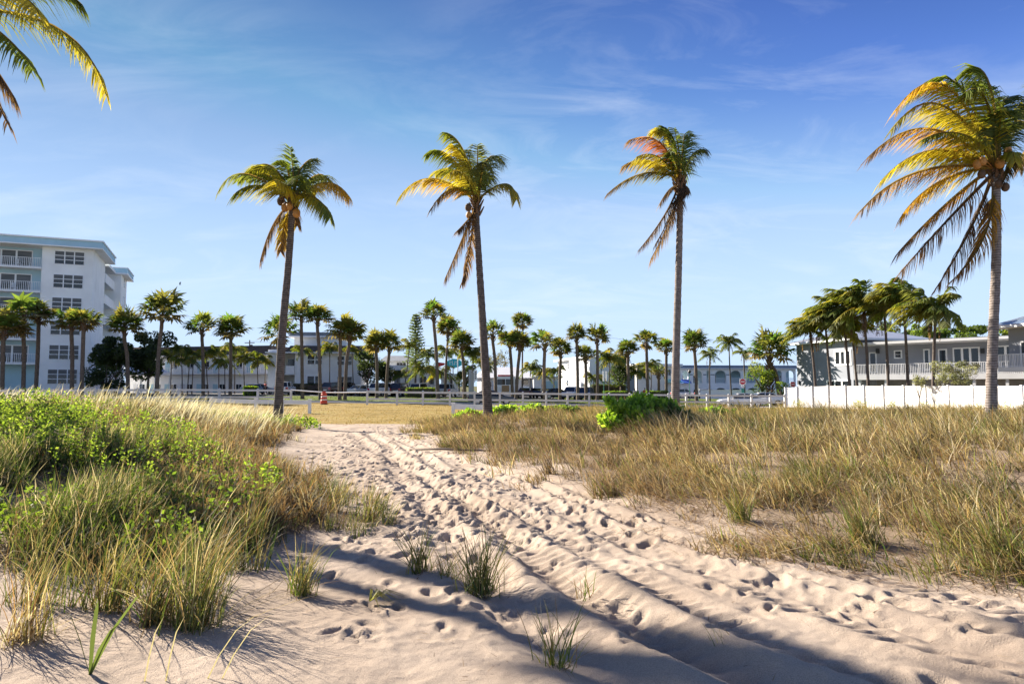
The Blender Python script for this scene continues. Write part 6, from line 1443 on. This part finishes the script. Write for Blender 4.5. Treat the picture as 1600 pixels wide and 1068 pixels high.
# single grass tufts standing on the bare sand in front
def tuft(px, py, nb, h, lab, dry=.3, az=None, lean=.28, wid=.008, spread=.05, bend=1.1, seeds=0):
    g = gpt(px, py); root = empty('grass_tuft', tuple(g), lab, 'grass tuft', 'grass tufts on the open sand')
    nb = int(nb * 1.9); n = nb; x = g.x + rng.normal(0, spread, n); y = g.y + rng.normal(0, spread, n); P = np.stack([x, y, sand_z(x, y) - .02], -1)
    isd = rng.random(n) < dry; cg = mixcol(GREEN + [(.19, .18, .03)], [2, 3, 3, 1], n); cs = mixcol(STRAW + RUST, [2, 2, 1, 3, 2, 2], n)
    c0 = np.where(isd[:, None], cs, cg); c1 = np.where((rng.random(n) < .45)[:, None], cs * 1.1, c0)
    a = rng.uniform(0, 6.28, n) if az is None else np.where(rng.random(n) < .7, rng.normal(az, .7, n), rng.uniform(0, 6.28, n))
    ln = np.abs(rng.normal(lean, .22, n)); ln = np.where(isd & (rng.random(n) < .4), rng.uniform(.9, 1.5, n), ln)
    join([blades(P, h * rng.uniform(.45, 1.1, n), a, ln, rng.uniform(.05, bend, n), wid * rng.uniform(.6, 1.3, n), c0, c1, 4)], 'leaves', None, root, True)
    n2 = max(4, nb // 4); x = g.x + rng.normal(0, spread * 1.2, n2); y = g.y + rng.normal(0, spread * 1.2, n2); P = np.stack([x, y, sand_z(x, y) - .01], -1); c0 = mixcol(RUST + STRAW[:1], [2, 2, 2, 2], n2)
    join([blades(P, h * rng.uniform(.2, .5, n2), rng.uniform(0, 6.28, n2), rng.uniform(.7, 1.55, n2), rng.uniform(.2, 1.2, n2), wid * rng.uniform(.5, 1.2, n2), c0, c0, 3)], 'dead_leaves', None, root, True)
for a in [
    (300, 985, 70, .78, 'tall green tuft with brown dead base, nearest the lower left shadow', .25), (236, 975, 55, .72, 'upright green tuft with rusty blades just left of the tallest foreground tuft', .4), (168, 955, 42, .66, 'narrow tuft with curled pale tips left of the middle foreground tufts', .35), (108, 952, 14, .42, 'tiny thin tuft of few green blades between the left tufts', .2),
    (40, 1000, 75, .55, 'rusty brown weedy tuft at the lower left edge', .75), (470, 930, 60, .48, 'bushy light green tuft beside the shaded hollow', .3), (390, 860, 80, .60, 'arching golden green tuft at the edge of the left dune', .35), (655, 895, 46, .50, 'left tuft of the pair on the sand ridge at the middle', .3),
    (752, 925, 85, .56, 'right dense green tuft of the pair on the sand ridge', .12), (700, 905, 22, .38, 'small thin tuft between the pair on the sand ridge', .4), (575, 815, 60, .52, 'tuft of reddish green blades at the path edge', .5), (520, 800, 60, .62, 'weedy tuft with rusty stems at the path edge', .55),
    (605, 820, 26, .40, 'short tuft leaning out over the path edge', .35), (870, 1040, 26, .42, 'sparse arching tuft low in the middle', .25), (1160, 815, 90, .52, 'dense green tuft at the front of the dry dune', .2), (1350, 850, 110, .62, 'large green tuft leaning left in front of the right dune', .25), (1560, 880, 90, .55, 'green tuft near the right edge of the view', .35), (915, 930, 9, .28, 'few thin blades alone in the tyre tracks', .3), (1130, 1010, 7, .22, 'pair of tiny sprouts low on the right sand', .5)]:
    px, py = a[0], a[1]
    tuft(*a, az=(.25 if px < 640 else (2.9 if px > 1000 else None)), spread=.06 if a[2] > 60 else .045, lean=.2 if px < 500 else .32)
# long single stalks at the bottom edge and a green strap leaf weed
g = gpt(140, 1060); root = empty('strap_leaf_weed', tuple(g), 'weed with two broad dark strap leaves low on the left sand', 'plant')
lv = Leaves()
for a, hgt, ax in ((1.4, .42, .05), (.35, .5, .32), (2.6, .38, -.12), (.9, .3, .16)):
    p0 = Vector(g); lv.strip([p0, p0 + Vector((ax * .4, -.02, hgt * .5)), p0 + Vector((ax * .8, -.03, hgt * .85)), p0 + Vector((ax * 1.2, -.05, hgt))], [.008, .013, .010], Vector((math.sin(a), math.cos(a) * .6, .1)).normalized(), (.05, .07, .025), (.06, .08, .03))
lv.build('leaves', M['leaf'], root, True)
for px, lab in ((225, 'pale dry stalk standing at the bottom edge, first from the left'), (258, 'pale dry stalk standing at the bottom edge, second from the left'), (322, 'pale dry stalk at the bottom edge, leftmost of the leaning pair'), (345, 'pale dry stalk at the bottom edge, right one of the leaning pair')):
    g = gpt(px, 1064); lv = Leaves(); q = Vector((g.x, g.y, g.z - .02)); le = .18 if px < 300 else .55
    lv.strip([q, q + Vector((le * .12, 0, .14)), q + Vector((le * .28, 0, .27)), q + Vector((le * .5, .02, .36))], [.004, .0035, .003], Vector((.8, .5, 0)), (.30, .27, .16), (.42, .38, .26))
    o = lv.build('grass_stalk', M['grass']); tag(o, lab, 'grass stalk', 'pale stalks at the bottom edge')
# lying uprooted clump in the hollow
g = gpt(578, 945); root = empty('uprooted_weed', tuple(g), 'uprooted weed with a long pale leaf lying in the shaded hollow', 'plant'); lv = Leaves()
rn = random.Random(3)
for k in range(16):
    a = rn.uniform(-1.2, 1.6); L_ = rn.uniform(.12, .34); p0 = Vector(g) + Vector((0, 0, .02)); e = Vector((math.cos(a), math.sin(a) * .7 - .2, 0)) * L_
    lv.strip([p0, p0 + e * .5 + Vector((0, 0, .07)), p0 + e + Vector((0, 0, .02))], [.009, .008], Vector((-e.y, e.x, .02)).normalized(), (.10, .11, .03), (.22, .20, .10))
lv.build('leaves', M['leaf'], root, True)

# ------------------------------------------------------------------ leafy ground cover
def sprigs(pts, hgt, nleaf, size, pal, name, label, kind='stuff', cat='ground cover', parent=None, up=.9, m='leaf'):
    """rosettes of small oval leaves on short stems"""
    n = len(pts); N_ = n * nleaf; P = np.repeat(np.asarray(pts), nleaf, 0); hgt = np.repeat(hgt, nleaf)
    t = rng.random(N_) ** .6; az = rng.uniform(0, 6.28, N_); el = np.clip(rng.normal(.55, .35, N_) * up, -.3, 1.4)
    d_ = np.stack([np.cos(az) * np.cos(el), np.sin(az) * np.cos(el), np.sin(el)], -1)
    stemx = np.repeat(rng.normal(0, .16, (n, 2)), nleaf, 0)
    C_ = P + np.stack([stemx[:, 0] * t * hgt, stemx[:, 1] * t * hgt, t * hgt], -1) + d_ * (.02 + .02 * rng.random((N_, 1)))
    s = size * rng.uniform(.6, 1.3, (N_, 1)); sd_ = np.cross(d_, rng.normal(size=(N_, 3))); sd_ /= np.linalg.norm(sd_, axis=1)[:, None]
    nr = np.cross(sd_, d_)
    V = np.stack([C_, C_ + d_ * s * .55 + sd_ * s * .34 + nr * s * .05, C_ + d_ * s * 1.15, C_ + d_ * s * .55 - sd_ * s * .34 + nr * s * .05], 1).reshape(-1, 3)
    cl = mixcol(pal, [1] * len(pal), N_, .3)
    o = mesh_np(name, V, [np.arange(4 * N_, dtype=np.int32).reshape(-1, 4)], np.repeat(cl, 4, 0), M[m], parent, parent is not None)
    if parent is None: tag(o, label, cat, kind=kind)
    return o
LG = [(.095, .145, .022), (.125, .18, .028), (.055, .09, .016), (.165, .21, .045)]
# patch outlines on the ground (metres)
pts = np.array(poly_pts([(-3.0, 7.6), (-2.9, 8.8), (-4.4, 10.6), (-6.4, 13), (-9.0, 14), (-10.6, 13.2), (-8.4, 10.6), (-5.6, 8.6), (-4.2, 7.6)], 1150, 5))
k = rng.random(len(pts)) < .25 + .75 * patch(pts[:, 0], pts[:, 1], .8, 61, -.1, .25); pts = pts[k]
hg = rng.uniform(.3, .66, len(pts)); P = np.column_stack([pts, sand_z(pts[:, 0], pts[:, 1]) - .02])
sprigs(P, hg, 30, .042, LG, 'ground_cover', 'bright green leafy ground cover among the left dune grass')
pts = np.array(poly_pts([(-13.5, 24), (-9.2, 25), (-7.8, 28), (-9.0, 31), (-15, 30), (-19, 27)], 500, 6)); hg = rng.uniform(.15, .38, len(pts)); P = np.column_stack([pts, sand_z(pts[:, 0], pts[:, 1]) - .02])
sprigs(P, hg, 14, .10, LG, 'ground_cover', 'strip of bright green creeper near the first coconut trunk')
pts = np.array(poly_pts([(-5.2, 6.2), (-3.0, 6.0), (-2.7, 7.6), (-4.6, 8.4)], 260, 7)); hg = rng.uniform(.2, .5, len(pts)); P = np.column_stack([pts, sand_z(pts[:, 0], pts[:, 1]) - .02])
sprigs(P, hg, 12, .05, [(.07, .11, .02), (.10, .15, .02)], 'ground_cover', 'darker leafy weeds in front of the bright green ground cover')
# sea grape like shrub and low shrubs along the plank fence
def shrub(px, py, d, rx, ry, rz, n, size, lab, pal, seed, stems=9):
    c = at(px, py, d); gz = ground_z(c.x, d); root = empty('shrub', (c.x, d, gz), lab, 'shrub', 'green shrubs on the right dune')
    rn = random.Random(seed); mb = MB()
    for k in range(stems):
        a = k * 2.4; e = Vector((c.x + math.cos(a) * rx * .6, d + math.sin(a) * ry * .6, gz + rz * rn.uniform(.6, 1.2))); o_ = Vector((c.x + math.cos(a) * .12, d + math.sin(a) * .12, gz - .1))
        mb.tube([o_, o_.lerp(e, .5) + Vector((0, 0, .1)), e], [.03, .022, .01], 5)
    mb.build('stems', M['wood'], root, world=True)
    r = np.random.default_rng(seed); v = r.normal(size=(n, 3)); v /= np.linalg.norm(v, axis=1)[:, None]; v[:, 2] = np.abs(v[:, 2])
    lump = 1 + .22 * np.sin(v[:, 0] * 5 + seed) * np.cos(v[:, 1] * 4 + seed * 2) + .12 * np.sin(v[:, 2] * 9 + v[:, 0] * 7)
    Pc = v * (np.array([rx, ry, rz * 2]) * (lump * r.uniform(.5, 1, n) ** .45)[:, None]) + np.array([c.x, d, gz + .02])
    sprigs(Pc - np.array([0, 0, .08]), np.full(n, .12), 9, size, pal, 'foliage', None, parent=root, up=1.3)
SG = [(.15, .25, .027), (.19, .30, .037), (.105, .18, .022), (.24, .33, .055)]
shrub(1008, 660, 19, 1.15, 1.0, .40, 800, .135, 'large rounded bright green shrub at the front of the third coconut palm', SG, 71, 12)
shrub(1055, 668, 18.4, .55, .6, .22, 260, .12, 'dark lower shrub clump at the right foot of the large green shrub', [(.04, .07, .012), (.06, .11, .015)], 72)
shrub(1122, 655, 23, .75, .5, .17, 160, .11, 'small low green shrub right of the large green shrub', SG, 73, 5)
for px, d, rx, rz, lab, sd_ in ((735, 33, .8, .15, 'low green shrub at the left foot of the middle coconut trunk', 74), (790, 32, .9, .2, 'low green shrub just right of the middle coconut trunk', 75), (835, 31, .8, .18, 'low green shrub on the plank fence, between its neighbours', 76), (880, 29.5, .8, .13, 'low yellow green shrub on the plank fence nearest the large shrub', 77)):
    shrub(px, 645, d, rx, .6, rz, 300, .12, lab, SG if sd_ != 77 else LG, sd_, 6)
# pale weeds in front of the privacy fence
for k, (px, lab) in enumerate([(1248, 'leafy weed at the left end of the white privacy fence'), (1338, 'leafy weed before the white privacy fence, middle of its left half'), (1345, 'taller yellow green weed before the white privacy fence'), (1395, 'small weed before the middle of the white privacy fence'), (1448, 'yellow green weed below the silver leaved bush'), (1525, 'pale weed left of the large coconut trunk'), (1568, 'pale weed right of the large coconut trunk')]):
    d = float(np.interp(px, [1227, 1557, 1640], [67, 47, 43])) - 1.2; p = at(px, 632, d); gz = ground_z(p.x, d); n = 26
    root = empty('weed', (p.x, d, gz), lab, 'weed', 'weeds along the privacy fence'); q = np.column_stack([p.x + rng.normal(0, .28, n), d + rng.normal(0, .12, n), np.full(n, gz)])
    sprigs(q, rng.uniform(.3, .9, n), 10, .09, [(.22, .22, .06), (.14, .17, .04), (.28, .26, .12)], 'leaves', None, parent=root)
# dark rod standing in for a shadow line with debris across the path
a, b = gpt(640, 704), gpt(768, 706); mb = MB(); mb.tube([a + Vector((0, 0, .03)), a.lerp(b, .4) + Vector((0, .1, .05)), b + Vector((0, 0, .03))], [.02, .028, .015], 6); tag(mb.build('shadow_streak', M['wood'], smooth=True), 'thin dark rod standing in for a shadow with debris across the right side of the path', 'shadow_streak')
# bits of dry litter on the sand
n = 900; yy = np.exp(rng.uniform(math.log(2.6), math.log(16), n)); xx = rng.uniform(-1, 1, n) * yy * .8; P = np.stack([xx, yy, sand_z(xx, yy) + .012], -1); c0 = mixcol([(.20, .13, .08), (.10, .065, .04), (.30, .22, .14)], [1, 1, 1], n)
tag(join([blades(P, rng.uniform(.02, .10, n), rng.uniform(0, 6.28, n), rng.uniform(1.3, 1.6, n), rng.uniform(0, .4, n), rng.uniform(.003, .008, n), c0, c0, 2)], 'plant_litter'), 'scattered bits of dry plant litter on the sand', 'litter', kind='stuff')
